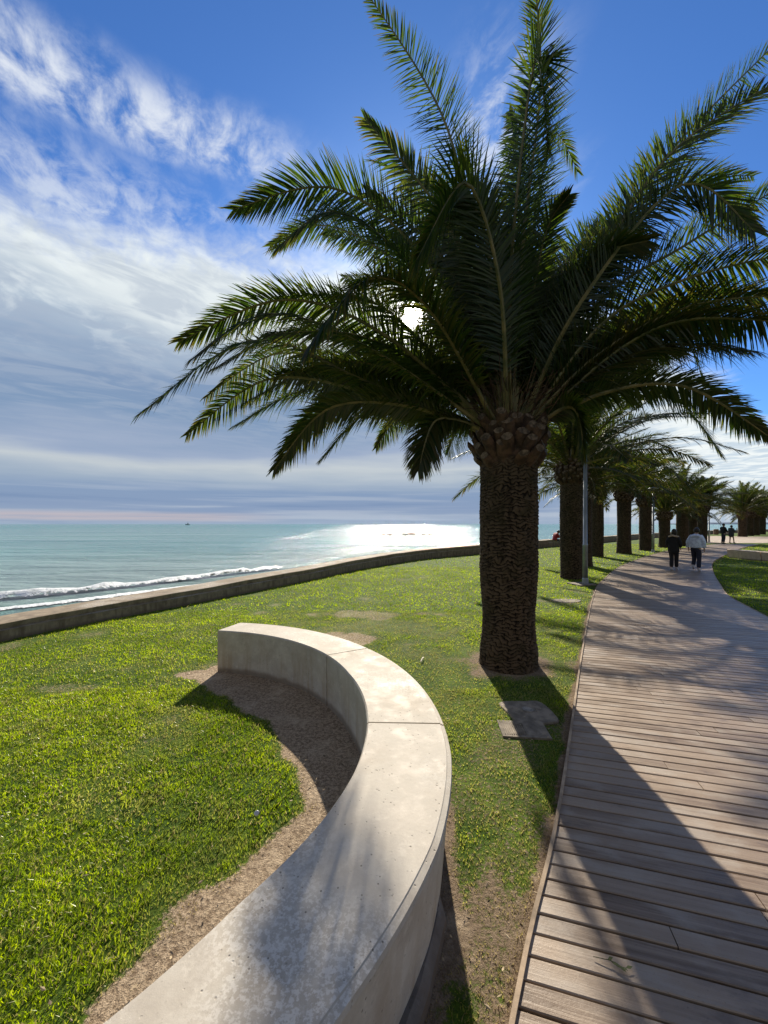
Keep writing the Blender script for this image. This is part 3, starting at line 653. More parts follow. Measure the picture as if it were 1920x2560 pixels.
# ------------------------------------------------------------------ palms
def frond_mesh(name, pts, leaf=.42, nleaf=95, wid=.03, old=0.0, roll=0.0, vee=.55, seed=0, spine=.10, droop=.5, r0=.035, quads=3, dens=1.0, gap=None):
    """pts: control points (base, ..., tip) of the rachis; leaflets both sides"""
    rg = np.random.default_rng(seed+100); P = np.array([list(p) for p in pts], float)
    # smooth curve by catmull-rom, resampled by arc length
    C = np.array(smooth_poly([tuple(p) for p in P], 14)) if len(P) > 2 else P
    seg = np.linalg.norm(np.diff(C, axis=0), axis=1); s = np.concatenate([[0], np.cumsum(seg)]); L = s[-1]
    n = 26; u = np.linspace(0, 1, n); Q = np.stack([np.interp(u*L, s, C[:, k_]) for k_ in range(3)], 1)
    T = np.gradient(Q, axis=0); T /= np.linalg.norm(T, axis=1)[:, None]
    # frame: up = component of world up normal to tangent, blended from the frond plane
    chord = P[-1]-P[0]; hz = np.array([chord[0], chord[1], 0.0]); hz /= (np.linalg.norm(hz)+1e-6)
    side = np.cross(hz, [0, 0, 1.0])
    S = np.array([side-np.dot(side, t)*t for t in T]); S /= np.linalg.norm(S, axis=1)[:, None]
    U = np.cross(S, T)
    cr, sr = math.cos(roll), math.sin(roll); S2 = S*cr+U*sr; U2 = U*cr-S*sr
    V = []; Fs = []; mi = []; tipa = []
    segn = 5
    for i in range(n):
        r = r0*(1-u[i])**.8+.004
        if u[i] < .10: r *= 1+(.10-u[i])*9
        for j in range(segn):
            a = 2*math.pi*j/segn; V.append(Q[i]+S2[i]*math.cos(a)*r*1.15+U2[i]*math.sin(a)*r*.75); tipa.append(0)
    for i in range(n-1):
        for j in range(segn): k_ = (j+1) % segn; Fs.append((i*segn+j, i*segn+k_, (i+1)*segn+k_, (i+1)*segn+j)); mi.append(1)
    V = [np.array(V)]; nb = n*segn; tip = [np.zeros(nb)]
    N = int(nleaf*2*dens); us = np.repeat(np.linspace(spine, .995, N//2), 2)+rg.normal(0, .003, N//2*2); us = np.clip(us, spine*.8, .999); N = len(us)
    sd_ = np.tile([1., -1.], N//2)
    q = np.stack([np.interp(us, u, Q[:, k_]) for k_ in range(3)], 1); t_ = np.stack([np.interp(us, u, T[:, k_]) for k_ in range(3)], 1)
    s_ = np.stack([np.interp(us, u, S2[:, k_]) for k_ in range(3)], 1); u_ = np.stack([np.interp(us, u, U2[:, k_]) for k_ in range(3)], 1)
    env = np.interp(us, [0, .1, .22, .45, .7, .88, 1.0], [.25, .5, .85, 1.0, .90, .62, .30])
    ll = leaf*env*(.88+.24*rg.random(N))
    fwd = np.interp(us, [0, .3, .8, 1], [.55, .7, 1.0, 2.4])+rg.normal(0, .12, N)
    up = vee+rg.normal(0, .24, N)
    d0 = s_*sd_[:, None]+t_*fwd[:, None]+u_*up[:, None]; d0 /= np.linalg.norm(d0, axis=1)[:, None]
    dp = droop*(.5+rg.random(N))*(1+old*1.5)
    wv = np.cross(d0, u_+s_*sd_[:, None]*.3); wv /= np.linalg.norm(wv, axis=1)[:, None]
    K = quads+1; LV = np.empty((N, K*2, 3)); TA = np.empty((N, K*2))
    for k_ in range(K):
        f = k_/quads; c = q+d0*(ll*f)[:, None]+np.array([0, 0, -1.0])*(dp*ll*f*f*.45)[:, None]
        wk = wid*(1-f**2.2*.93)*(.6+.4*min(1, f*4+.35))*.5
        LV[:, k_*2] = c-wv*wk; LV[:, k_*2+1] = c+wv*wk; TA[:, k_*2] = TA[:, k_*2+1] = f*.55+us*.45
    if gap is not None:
        mid = LV.mean(1)+np.array([gap.x, gap.y, gap.z]); wpt = np.concatenate([LV[:, k_*2]+np.array([gap.x, gap.y, gap.z]) for k_ in range(K)]+[mid]).reshape(K+1, N, 3)
        ray = np.array(sdir); rel = wpt-np.array([0, 0, EYE]); al = rel@ray; dist = np.linalg.norm(rel-al[..., None]*ray, axis=2)
        lim = al*(.010+.018*rg.random(N)**2); ok = ((dist > lim) | (al < 0)).all(0)
        LV, TA = LV[ok], TA[ok]; N = len(LV)
    V.append(LV.reshape(-1, 3)); tip.append(TA.ravel())
    b = nb+np.arange(N)[:, None]*(K*2)
    LF = np.concatenate([b+np.array([k_*2, k_*2+1, k_*2+3, k_*2+2]) for k_ in range(quads)])
    allV = np.concatenate(V); allF = np.concatenate([np.array(Fs), LF]); mi = np.array(mi+[0]*len(LF))
    return mesh_np(name, allV, allF, False, {'tip': np.concatenate(tip), 'old': np.full(len(allV), old)}, mi)

def trunk_mesh(name, prof, nu=120, nv=150, rows=38, cols=13, amp=.022, seed=0):
    """prof: (z, radius) ; leaf-scar pattern in real relief"""
    zs = np.linspace(prof[0][0], prof[-1][0], nv); rs = np.interp(zs, [p[0] for p in prof], [p[1] for p in prof])
    a = np.linspace(0, 2*np.pi, nu, endpoint=False); A, Zg = np.meshgrid(a, zs); Rg = np.repeat(rs[:, None], nu, 1)
    tz = (Zg-zs[0])/(zs[-1]-zs[0])*rows
    aw = A/(2*np.pi)*cols; jit = (fbm(np.cos(A)*3+seed, np.sin(A)*3+tz*.35, 1.2, 3)-.5)
    tz2 = tz+jit*3.2; row = np.floor(tz2); fr = tz2-row; cx = aw+.5*(row % 2)+jit*.8; fc = np.abs((cx % 1)-.5)*2
    sc = (1-fr)**.8*(1-.45*fc**3); crack = np.where(fr > .86, -.7, 0)+np.where(fc > .93, -.35, 0)
    rough = fbm(A*9+seed, Zg*14, 1.0, 4)-.5
    h = np.clip(sc*(.55+.9*fbm(A*2+seed, Zg*1.1, 1.0, 3))+rough*1.0+crack*.8, -.6, 1.2)
    RR = Rg+amp*h*np.clip(Rg/.35, .7, 1.2)+.02*(fbm(np.cos(A)*1.2+seed, np.sin(A)*1.2+Zg*.9, 1, 2)-.5)
    V = np.c_[(RR*np.cos(A)).ravel(), (RR*np.sin(A)).ravel(), Zg.ravel()]
    i = np.arange(nu*nv).reshape(nv, nu); i2 = np.roll(i, -1, 1)
    Fq = np.stack([i[:-1], i2[:-1], i2[1:], i[1:]], -1).reshape(-1, 4)
    return mesh_np(name, V, Fq, True, {'scar': np.clip(h*.8+.2, 0, 1).ravel()})
def collar_mesh(name, z0, z1, r0, rmax, r1, rows=7, per=15, seed=0):
    """cut leaf bases stacked round the neck like a pineapple"""
    rg = random.Random(seed); V = []; Fs = []; mi = []
    b = len(V); n = 28; prof = [(r0*.97, z0-.12), (r0*.98, z0), (rmax*.68, z0+(z1-z0)*.3), (rmax*.70, z0+(z1-z0)*.7), (r1*.8, z1), (r1*.4, z1+.18)]
    lathe(V, Fs, prof, n); mi += [0]*len(Fs)
    for k_ in range(rows):
        t = (k_+.3)/rows; z = z0+(z1-z0)*t; rr = float(np.interp(t, [0, .3, .65, 1], [rmax*.62, rmax*.70, rmax*.70, r1*.85]))
        for j in range(per):
            a = 2*math.pi*(j+.5*(k_ % 2)+rg.uniform(-.18, .18))/per; wd = 2*math.pi*rr/per*.95*rg.uniform(.8, 1.15); ln = rmax*.42*rg.uniform(.65, 1.25); th = .10*rg.uniform(.7, 1.2)*rmax/.5
            tilt = rg.uniform(.5, .95)+t*.35
            er = Vector((math.cos(a), math.sin(a), 0)); et = Vector((-math.sin(a), math.cos(a), 0)); ez = Vector((0, 0, 1))
            dd = (er*math.cos(tilt)+ez*math.sin(tilt)); nn = (ez*math.cos(tilt)-er*math.sin(tilt)); zj = z+rg.uniform(-.03, .03); o = er*(rr-.06)+ez*zj
            b = len(V); ring = []
            sk = rg.uniform(-.35, .35)
            for f, ws, ts in ((0, 1.0, 1.0), (.75, .92, .92), (1.0, .80, .72)):
                for cx_, cz in ((-1, 0), (-.6, -.75), (0, -1.0), (.6, -.75), (1, 0), (.55, .6), (0, .8), (-.55, .6)):
                    V.append(o+dd*(ln*f+(.03*cz*(f > .5))+.04*cx_*sk*(f > .5))+et*(cx_*wd*.5*ws)+nn*(cz*th*.5*ts))
            for f in range(2):
                for q in range(8): r_ = (q+1) % 8; Fs.append((b+f*8+q, b+f*8+r_, b+(f+1)*8+r_, b+(f+1)*8+q)); mi.append(0)
            Fs.append(tuple(b+16+q for q in range(8))); mi.append(1)
    return mesh_py(name, V, Fs, False, mi)

def bez(base, mid, tip):                             # control so that the curve passes through mid
    return [base, mid, tip]

# ---- near palm, fronds placed one by one
PX, PY = 1.60, 4.95
near = empty('date_palm', (PX, PY, 0))
O = Vector((PX, PY, 0))
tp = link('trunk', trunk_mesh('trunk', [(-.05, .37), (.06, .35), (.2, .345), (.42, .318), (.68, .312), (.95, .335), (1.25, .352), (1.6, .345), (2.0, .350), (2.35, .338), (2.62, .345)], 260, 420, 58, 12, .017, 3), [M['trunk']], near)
link('leaf_base_collar', collar_mesh('leaf_base_collar', 2.50, 3.02, .35, .55, .42, 5, 12, 5), [M['stub'], M['stub_end']], near)
def q6(x, y): return (300+x/1.8433, 350+y/1.8433)
def D(x, y): return (x*1.15735, y*1.15735)
def lift(base_, m1, ym, t1, yt, extra=None):
    pts = [at(*m1, ym), at(*t1, yt)]
    return pts
near_fronds = [
    # (mid px, mid y), (tip px, tip y), leaflet length, roll, old   -- left side
    (q6(1130, 1110), 5.0, q6(600, 925), 5.2, q6(75, 1275), 5.4, .40, 0, .25),
    (q6(1230, 905), 4.7, q6(760, 735), 4.6, q6(270, 930), 4.6, .46, 0, .1),
    (q6(1150, 960), 4.3, q6(690, 800), 4.1, q6(330, 1010), 4.1, .40, 0, .3),
    (q6(1200, 1180), 5.3, q6(690, 1100), 5.6, q6(305, 1362), 5.9, .40, 0, .2),
    (q6(1230, 1160), 5.8, q6(850, 1150), 6.3, q6(520, 1322), 6.8, .42, 0, .15),
    (q6(1320, 1225), 4.9, q6(960, 1238), 4.8, q6(710, 1518), 4.8, .38, 0, .25),
    (q6(1380, 1255), 5.5, q6(1130, 1262), 5.8, q6(925, 1475), 6.2, .38, 0, .2),
    (q6(1450, 1260), 6.3, q6(1300, 1255), 6.9, q6(1180, 1418), 7.6, .40, 0, .2),
    (q6(1540, 1290), 4.7, q6(1440, 1310), 4.5, q6(1375, 1520), 4.4, .34, 0, .4),
    (q6(1440, 600), 5.2, q6(1000, 225), 5.0, q6(520, 320), 5.0, .50, 0, 0),
    (q6(1380, 640), 4.7, q6(1010, 330), 4.4, q6(720, 500), 4.3, .44, 1.0, 0),
    (q6(1350, 640), 6.0, q6(960, 395), 6.4, q6(690, 490), 6.7, .48, 0, 0),
    (q6(1440, 800), 4.2, q6(1160, 635), 3.7, q6(850, 980), 3.3, .46, .15, .35),
    (D(1035, 600), 5.3, D(960, 260), 5.4, D(790, -20), 5.5, .50, -1.25, 0),
    (D(1010, 640), 6.8, D(960, 420), 7.6, D(800, 345), 8.0, .52, 0, 0),
    (D(1080, 620), 4.3, D(1010, 395), 3.9, D(900, 560), 3.2, .50, 0, .1),
    (D(1130, 520), 4.8, D(1168, 180), 4.6, D(1150, -90), 4.4, .46, .5, 0),
    (D(1105, 560), 4.4, D(1155, 130), 4.0, D(1185, 330), 3.6, .40, .9, 0),
    (D(1140, 560), 6.4, D(1195, 290), 7.4, D(1248, 372), 8.0, .50, 0, 0),
    (q6(1150, 1080), 6.0, q6(720, 985), 6.8, q6(390, 1190), 7.4, .42, 0, .4),
    (q6(1220, 1180), 5.7, q6(900, 1060), 6.2, q6(570, 1215), 6.8, .42, 0, .4),
    (q6(1260, 1230), 5.6, q6(1010, 1190), 6.0, q6(770, 1400), 6.5, .40, 0, .3),
    (q6(1240, 1010), 5.3, q6(820, 870), 5.5, q6(420, 1060), 5.7, .42, 0, .4),
    # right side
    (D(1250, 640), 5.2, D(1420, 360), 5.3, D(1720, 50), 5.5, .42, 1.1, 0),
    (D(1270, 620), 4.9, D(1450, 330), 4.8, D(1760, 130), 4.7, .46, -1.1, .1),
    (D(1250, 660), 4.7, D(1470, 400), 4.5, D(1630, 500), 4.3, .50, 1.2, .1),
    (D(1230, 640), 6.2, D(1440, 400), 6.8, D(1630, 380), 7.3, .50, 0, 0),
    (D(1300, 650), 5.1, D(1480, 530), 5.0, D(1740, 370), 5.0, .44, 1.2, .1),
    (D(1300, 700), 4.7, D(1490, 600), 4.5, D(1740, 540), 4.4, .46, 0, .3),
    (D(1330, 730), 5.3, D(1500, 640), 5.4, D(1760, 640), 5.5, .44, 0, .2),
    (D(1330, 760), 4.8, D(1490, 690), 4.6, D(1740, 700), 4.5, .44, 0, .5),
    (D(1300, 800), 6.0, D(1460, 700), 6.6, D(1530, 860), 7.0, .44, 0, 0),
    (D(1300, 850), 4.7, D(1480, 835), 4.5, D(1665, 945), 4.4, .36, 0, .15),
    (D(1270, 860), 5.2, D(1440, 845), 5.4, D(1560, 985), 5.6, .38, 0, .15),
    (D(1220, 880), 4.6, D(1250, 900), 4.4, D(1262, 985), 4.3, .30, 0, .2),
    # inner crown
    (D(1040, 700), 5.1, D(950, 470), 5.3, D(870, 400), 5.6, .52, 0, 0),
    (D(1120, 620), 5.3, D(1120, 380), 5.8, D(1100, 240), 6.5, .50, 0, 0),
    (D(1180, 660), 5.6, D(1260, 520), 6.2, D(1370, 470), 6.8, .52, 0, 0),
    (D(1160, 700), 5.4, D(1240, 560), 5.8, D(1300, 480), 6.6, .50, 0, 0),
    (D(1000, 760), 5.6, D(880, 640), 6.2, D(740, 600), 7.0, .48, 0, .1),
    (D(960, 790), 5.2, D(800, 650), 5.2, D(600, 640), 5.2, .48, 0, .2),
    (D(1150, 730), 6.2, D(1190, 600), 7.2, D(1230, 590), 8.3, .48, 0, 0),
    (D(1060, 740), 6.2, D(1010, 600), 7.2, D(940, 590), 8.3, .50, 0, 0),
    (D(960, 740), 5.8, D(850, 560), 6.4, D(700, 500), 7.0, .50, 0, .1),
    (D(1210, 780), 5.9, D(1300, 720), 6.8, D(1400, 760), 7.8, .46, 0, .1),
    (D(1230, 780), 5.2, D(1390, 690), 5.3, D(1600, 660), 5.4, .46, 0, .3),
    (D(1020, 820), 6.0, D(900, 780), 7.0, D(780, 830), 8.0, .44, 0, .2),
    (D(1000, 830), 5.4, D(850, 790), 5.8, D(690, 860), 6.2, .42, 0, .5),
    (D(1190, 830), 6.3, D(1290, 810), 7.4, D(1380, 880), 8.4, .42, 0, .2),
    (D(1070, 660), 4.8, D(1040, 470), 4.5, D(985, 450), 4.1, .50, 0, .1),
    (D(1190, 720), 4.9, D(1290, 560), 4.7, D(1400, 520), 4.5, .48, 0, .2),
    (D(1090, 700), 5.6, D(1060, 480), 6.2, D(1040, 400), 7.0, .50, 0, 0),
    (D(1140, 700), 4.9, D(1180, 500), 4.7, D(1230, 420), 4.3, .36, 0, 0),
]
for i, (a_, ya, b_, yb, c_, yc, lf, rl, od) in enumerate(near_fronds):
    A_, B_, C_ = at(*a_, ya), at(*b_, yb), at(*c_, yc)
    hd = Vector((A_.x-PX, A_.y-PY, 0)); hd = hd.normalized() if hd.length > .05 else Vector((0, 1, 0))
    elev = math.atan2(A_.z-3.0, (Vector((A_.x, A_.y, 0))-O).length)
    base_ = Vector((PX, PY, 0))+hd*(.34*max(.15, math.cos(elev)))+Vector((0, 0, 2.96+.12*max(0, elev)))
    pts = [base_-O, A_-O, B_-O, C_-O]
    me = frond_mesh('frond', pts, lf*(1.02 if i < 9 or 19 <= i < 23 or 32 <= i < 35 else 1.2), 250, .0215, od, rl if rl else (.85, -.75, .6, -.95)[i % 4], .22, i, .14, .35+od*.6, .024, gap=O)
    link('frond', me, [M['leaf'], M['rachis']], near)
rg = random.Random(4)
for i in range(80):
    az = R(i*137.5+rg.uniform(-15, 15)); el = R(rg.uniform(8, 78)); L = rg.uniform(3.0, 4.1)
    if math.sin(az) < -.25: az = -az                     # keep the side over the viewer open, as it is
    hd = Vector((math.cos(az), math.sin(az), 0)); p = hd*.34*math.cos(el)+Vector((0, 0, 2.98+.1*el)); pts = [p.copy()]; e = el+.1
    for k_ in range(12):
        p = p+(hd*math.cos(e)+Vector((0, 0, math.sin(e))))*L/12; e -= R(3.4+.42*k_)*(.7+.4*math.cos(el))
        if k_ % 4 == 3: pts.append(p.copy())
    bad = (pts[-1].z < 3.3 and hd.x < .3) or (hd.x > .45 and el < R(38))
    for a_, b_ in zip(pts[:-1], pts[1:]):
        for f_ in (.35, .7, 1.0):
            q = a_.lerp(b_, f_)+O; t_ = (q.z-.5)/.544; lx, ly = q.x-.0726*t_, q.y-t_
            if -1.3 < lx < .75 and .9 < ly < 4.7 and q.z > 2.9 and (q-O).length > 3.2: bad = True          # keeps the bench in the sun
            if abs(PCX+q.x/q.y*F-1028) < 75 and abs(HOR-(q.z-EYE)/q.y*F-787) < 65: bad = True            # the sun stays in its gap
    if bad: continue
    me = frond_mesh('frond', pts, .54, 190, .024, rg.choice((0, 0, .2, .5)), rg.choice((-1, 1))*rg.uniform(.3, 1.1), .22, 300+i, .14, .5, .024, gap=O)
    link('frond', me, [M['leaf'], M['rachis']], near)
# dry hanging threads and old leaf-base spines among the petioles
V = []; Fs = []
for i in range(260):
    a = random.uniform(0, 2*math.pi); r = random.uniform(.15, .5); z = random.uniform(2.95, 3.5); d = Vector((math.cos(a)*random.uniform(.2, .8), math.sin(a)*random.uniform(.2, .8), random.uniform(-.1, .9))).normalized(); L = random.uniform(.25, .7)
    p = Vector((math.cos(a)*r, math.sin(a)*r, z)); q = p+d*L*.6; e = q+Vector((random.uniform(-.15, .15), random.uniform(-.15, .15), random.uniform(-.25, .15)))*L
    tube(V, Fs, [p, q, e], [.005, .004, .0015], 3)
link('dry_spines', mesh_np('dry_spines', V, [f for f in Fs if len(f) == 4]), [M['stub']], near)
tag(near, 'large nearest date palm with a thick dark trunk beside the boardwalk', 'palm tree', 'date palms along the boardwalk')

# ---- palms further on: four crowns of generic fronds
def gen_fronds(seed, n, L, nleaf=60, wid=.05, leaf=.45):
    rg = random.Random(seed); out = []
    for i in range(n):
        az = i*2.399963+rg.uniform(-.2, .2); t = (i+.5)/n; el = R(-8+94*(t**.72)+rg.uniform(-6, 6)); LL = L*rg.uniform(.85, 1.1)*(1-.18*t)
        h = Vector((math.cos(az), math.sin(az), 0)); b0 = h*.3*math.cos(el)+Vector((0, 0, .02+.3*t))
        pts = [b0]; p = b0.copy(); e = el+.12
        for k_ in range(3):
            for s in range(4): p = p+(h*math.cos(e)+Vector((0, 0, math.sin(e))))*LL/12; e -= (R(46)+R(14)*math.cos(el))/12*(.75+.5*k_)*.92
            pts.append(p.copy())
        out.append(frond_mesh('frond', pts, leaf*rg.uniform(.9, 1.1), nleaf, wid, .35 if t < .3 else .05, rg.uniform(-.8, .8), .3, seed*100+i, .12, .4, .035, 2))
    return out
SETS = [gen_fronds(21, 52, 3.9, 90, .032, .5), gen_fronds(22, 48, 3.8, 85, .034, .5), gen_fronds(23, 44, 3.6, 75, .038, .48)]
TR = [trunk_mesh('trunk', [(-.08, .36), (.15, .33), (.8, .33), (1.6, .345), (3.25, .335)], 90, 260, 70, 12, .018, 5), trunk_mesh('trunk', [(-.08, .39), (.2, .35), (1.0, .325), (2.0, .33), (3.25, .34)], 90, 260, 66, 12, .018, 9)]
COL = [collar_mesh('leaf_base_collar', 3.15, 3.72, .35, .6, .42, 7, 15, 8), collar_mesh('leaf_base_collar', 3.15, 3.66, .34, .56, .4, 7, 14, 9)]
for me in TR: me.materials.append(M['trunk'])
for me in COL: me.materials.append(M['stub']); me.materials.append(M['stub_end'])
for S_ in SETS:
    for me in S_: me.materials.append(M['leaf_far']); me.materials.append(M['rachis'])
def palm(x, y, w_, zt, label, k_, sc=1.0, rz=0.0, lean=(0, 0)):
    """w_: trunk width, zt: height of the trunk top below the collar"""
    r = empty('date_palm', (x, y, 0), rz); sx = w_/.67; sz = zt/3.2
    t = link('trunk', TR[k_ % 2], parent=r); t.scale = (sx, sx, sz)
    c = link('leaf_base_collar', COL[k_ % 2], parent=r); c.scale = (sx, sx, sx); c.location = (0, 0, zt-3.2*sx+.02)
    for me in SETS[k_ % 3]:
        f = link('frond', me, parent=r); f.location = (0, 0, zt+.5*sx); f.scale = (sc, sc, sc)
    tag(r, label, 'palm tree', 'date palms along the boardwalk'); return r
PALMS = [   # px, py of the trunk foot in the photo, trunk width, trunk height, label, crown scale
    (1429, 1446, .68, 3.15, 'second palm from the camera, its trunk half behind the nearest grey lamp post', 1.02),
    (1459, 1414, .62, 3.1, 'palm whose trunk shows as a dark strip just right of the nearest lamp post', 1.0),
    (1493, 1391, .62, 3.15, 'palm with a slender brown trunk right of the nearest lamp post', 1.02),
    (1560, 1383.5, .74, 3.2, 'dark straight palm midway between the nearest and the middle lamp post', .95),
    (1615, 1376, .78, 3.0, 'palm with a wide brownish trunk touching the middle lamp post on its left', .9),
    (1661, 1368.6, .72, 2.1, 'short palm with a bulging collar left of the person in black', .85),
    (1706, 1365, .80, 2.75, 'palm with a reddish dark trunk between the two walking people', .95),
    (1731, 1354, .78, 2.3, 'dark palm standing behind the person in the pale blue jacket', .9),
    (1756, 1356, .76, 2.85, 'palm directly left of the farthest lamp post', 1.05),
    (1856, 1342, .95, 2.8, 'first palm of the dark cluster beyond the standing couple', 1.25),
    (1874, 1339.5, .95, 2.8, 'palm second from the left in the far cluster past the couple', 1.2),
    (1889, 1338, .9, 2.8, 'palm in the middle of the far cluster past the couple', 1.2),
    (1905, 1336, .95, 2.9, 'rightmost palm of the far cluster, at the photo edge', 1.3),
]
for i, (px, py, wd, zt, lb, sc) in enumerate(PALMS):
    x, y = G(px, py); palm(x, y, wd, zt, lb, i, sc, i*1.7+.4)

# ------------------------------------------------------------------ lamp posts
def lamp(x, y, h, label, pad=False):
    r = empty('street_lamp', (x, y, 0)); V = []; Fs = []
    lathe(V, Fs, [(.15, 0), (.15, .02), (.09, .03), (.085, .16), (.075, .2)], 16); link('base', mesh_py('base', V, Fs, False), [M['galv']], r)
    V = []; Fs = []; lathe(V, Fs, [(.075, .2), (.068, 1.15), (.074, 1.16), (.074, 1.19), (.062, 1.2), (.045, h)], 18); o = link('pole', mesh_py('pole', V, Fs, True), [M['galv']], r)
    V = []; Fs = []; lathe(V, Fs, [(.05, h), (.07, h+.05), (.09, h+.08), (.26, h+.11), (.27, h+.15), (.08, h+.2), (.02, h+.24)], 20); link('lamp_head', mesh_py('lamp_head', V, Fs, True), [M['galv']], r)
    V = []; Fs = []; lathe(V, Fs, [(.2, h+.085), (.22, h+.105)], 20); link('lens', mesh_py('lens', V, Fs), [M['lamp_glass']], r)
    tag(r, label, 'lamp post', 'grey lamp posts along the boardwalk'); return r
x, y = G(1463, 1461); lamp(x, y, 5.3, 'nearest grey lamp post on a square concrete pad beside the boardwalk')
V = []; Fs = []; box(V, Fs, (x-.12, y-.02, .004), (.62, .52, .06), .35); o = link('lamp_pad', mesh_py('lamp_pad', V, Fs), [M['pad']]); bevel(o, .01); tag(o, 'flat square concrete pad under the nearest lamp post', 'concrete pad')
x, y = G(1633, 1381.5); lamp(x, y, 3.9, 'middle grey lamp post left of the person in black')
x, y = G(1772.7, 1355.5); lamp(x, y, 3.6, 'farthest thin lamp post left of the standing couple')

# ------------------------------------------------------------------ small things on the ground
def blob_plate(name, c, sx, sy, z, h, rz, mat, n=20, p=3.0):
    V = []; Fs = []
    for zz_, s in ((z, 1.0), (z+h*.7, 1.0), (z+h, .97)):
        for j in range(n):
            a = 2*math.pi*j/n; r = (abs(math.cos(a))**p+abs(math.sin(a))**p)**(-1/p)
            q = 1+.05*math.sin(3*a+1); x, y = r*math.cos(a)*sx*s*q, r*math.sin(a)*sy*s*q
            V.append((c[0]+x*math.cos(rz)-y*math.sin(rz), c[1]+x*math.sin(rz)+y*math.cos(rz), zz_))
    for i in range(2):
        for j in range(n): k_ = (j+1) % n; Fs.append((i*n+j, i*n+k_, (i+1)*n+k_, (i+1)*n+j))
    Fs.append(tuple(2*n+j for j in range(n)))
    return mesh_py(name, V, Fs)
cx, cy = G(1322, 1782)
mh = empty('utility_cover', (cx, cy, 0))
link('slab', blob_plate('slab', (0, 0), .22, .225, -.02, .034, .12, M['pad'], 32, 7), [M['pad']], mh)
V = []; Fs = []; lathe(V, Fs, [(.052, .014), (.052, .021), (.047, .024), (.040, .021)], 22, (.0, .03, 0)); link('cap', mesh_py('cap', V, Fs), [M['cast']], mh)
c2 = G(1308, 1826); rx, ry = c2[0]-cx, c2[1]-cy
V = []; Fs = []; box(V, Fs, (rx, ry, .0), (.40, .27, .03), -.1)
for i in range(11): box(V, Fs, (rx-.17+i*.018, ry+.004+.0018*(5-i), .0165), (.008, .20, .005), -.1)
link('hatch', mesh_py('hatch', V, Fs), [M['pad']], mh)
tag(mh, 'worn concrete utility cover with a round cap in the near palm shadow', 'utility cover')
c3 = G(1417, 1503); o = link('drain_cover', blob_plate('drain_cover', (0, 0), .33, .22, -.01, .028, .2, M['pad'], 24, 2.4), [M['pad']], loc=(c3[0], c3[1], 0)); tag(o, 'flat grey drain cover in the grass between near palm and lamp post', 'drain cover')
V = []; Fs = []; c4 = G(1052, 1660); tube(V, Fs, [(0, 0, .03), (.03, .08, .045), (.055, .15, .035)], [.008, .010, .006], 6); o = link('stick', mesh_py('stick', V, Fs), [M['stick']], loc=(c4[0], c4[1], 0)); tag(o, 'pale dry stick lying on the lawn behind the bench', 'stick')
M['cap_metal'] = simple('bottle_cap_metal', (.5, .5, .5, 1), .3, .1, 5, 0, metal=.8)
V = []; Fs = []; c5 = G(642, 2043); lathe(V, Fs, [(.016, 0), (.016, .006), (.013, .009), (.004, .0095)], 14); o = link('bottle_cap', mesh_py('bottle_cap', V, Fs), [M['cap_metal']], loc=(c5[0], c5[1], .022)); o.rotation_euler = (.5, .2, 0); tag(o, 'shiny blue grey bottle cap in the grass inside the bench curve', 'bottle cap')
# leafy twig on the planks
M['twig'] = simple('twig_leaf', (.10, .11, .035, 1), .7, .4, 40, .1, .002)
V = []; Fs = []; tube(V, Fs, [(-.06, .02, .008), (0, 0, .014), (.05, -.03, .008)], [.0015, .002, .001], 4)
for i in range(7):
    t = -.01+i*.009; a = random.uniform(-1.6, .2); L = random.uniform(.02, .035); b = len(V); p = Vector((t, -t*.55, .012)); d = Vector((math.cos(a), math.sin(a), random.uniform(-.1, .4))); n_ = Vector((-math.sin(a), math.cos(a), .2))
    V += [p, p+d*L*.5+n_*.006, p+d*L, p+d*L*.5-n_*.006]; Fs.append((b, b+1, b+2, b+3))
c6 = G(1527, 2410, .03); o = link('leafy_twig', mesh_py('leafy_twig', V, Fs), [M['twig']], loc=(c6[0], c6[1], .03)); tag(o, 'small dead leafy twig lying on the boardwalk planks', 'twig')
# litter of dead leaves on lawn and soil
M['dead'] = simple('dead_leaf', (.10, .065, .035, 1), .8, .4, 9, 0, c2=(.46, .36, .22))
V = []; Fs = []
n = 0
while n < 2600:
    y_ = math.sqrt(random.random()*(49-1)+1); x_ = random.uniform(-1, .9)*y_
    if polydist(np.array([x_]), np.array([y_]), LEFT)[0] < .02 or polydist(np.array([x_]), np.array([y_]), WALL)[0] > -.3: continue
    r = math.hypot(x_-BC[0], y_-BC[1])
    if BR_I-.02 < r < BR_O+.05: continue
    if random.random() > .12+float(bare_fn(np.array([x_]), np.array([y_]))[0]): continue
    a = random.uniform(0, 6.28); L = random.uniform(.006, .03); w2 = L*random.uniform(.12, .5); z = .012+random.uniform(0, .02); b = len(V); u1 = Vector((math.cos(a), math.sin(a), random.uniform(-.3, .3))); u2 = Vector((-math.sin(a), math.cos(a), random.uniform(-.4, .4))); p = Vector((x_, y_, z))
    V += [p-u1*L/2, p+u2*w2/2, p+u1*L/2+Vector((0, 0, .003)), p-u2*w2/2]; Fs.append((b, b+1, b+2, b+3)); n += 1
o = link('leaf_litter', mesh_py('leaf_litter', V, Fs), [M['dead']]); tag(o, 'scattered bits of dry leaf and straw on the lawn', 'leaf litter', kind='stuff')
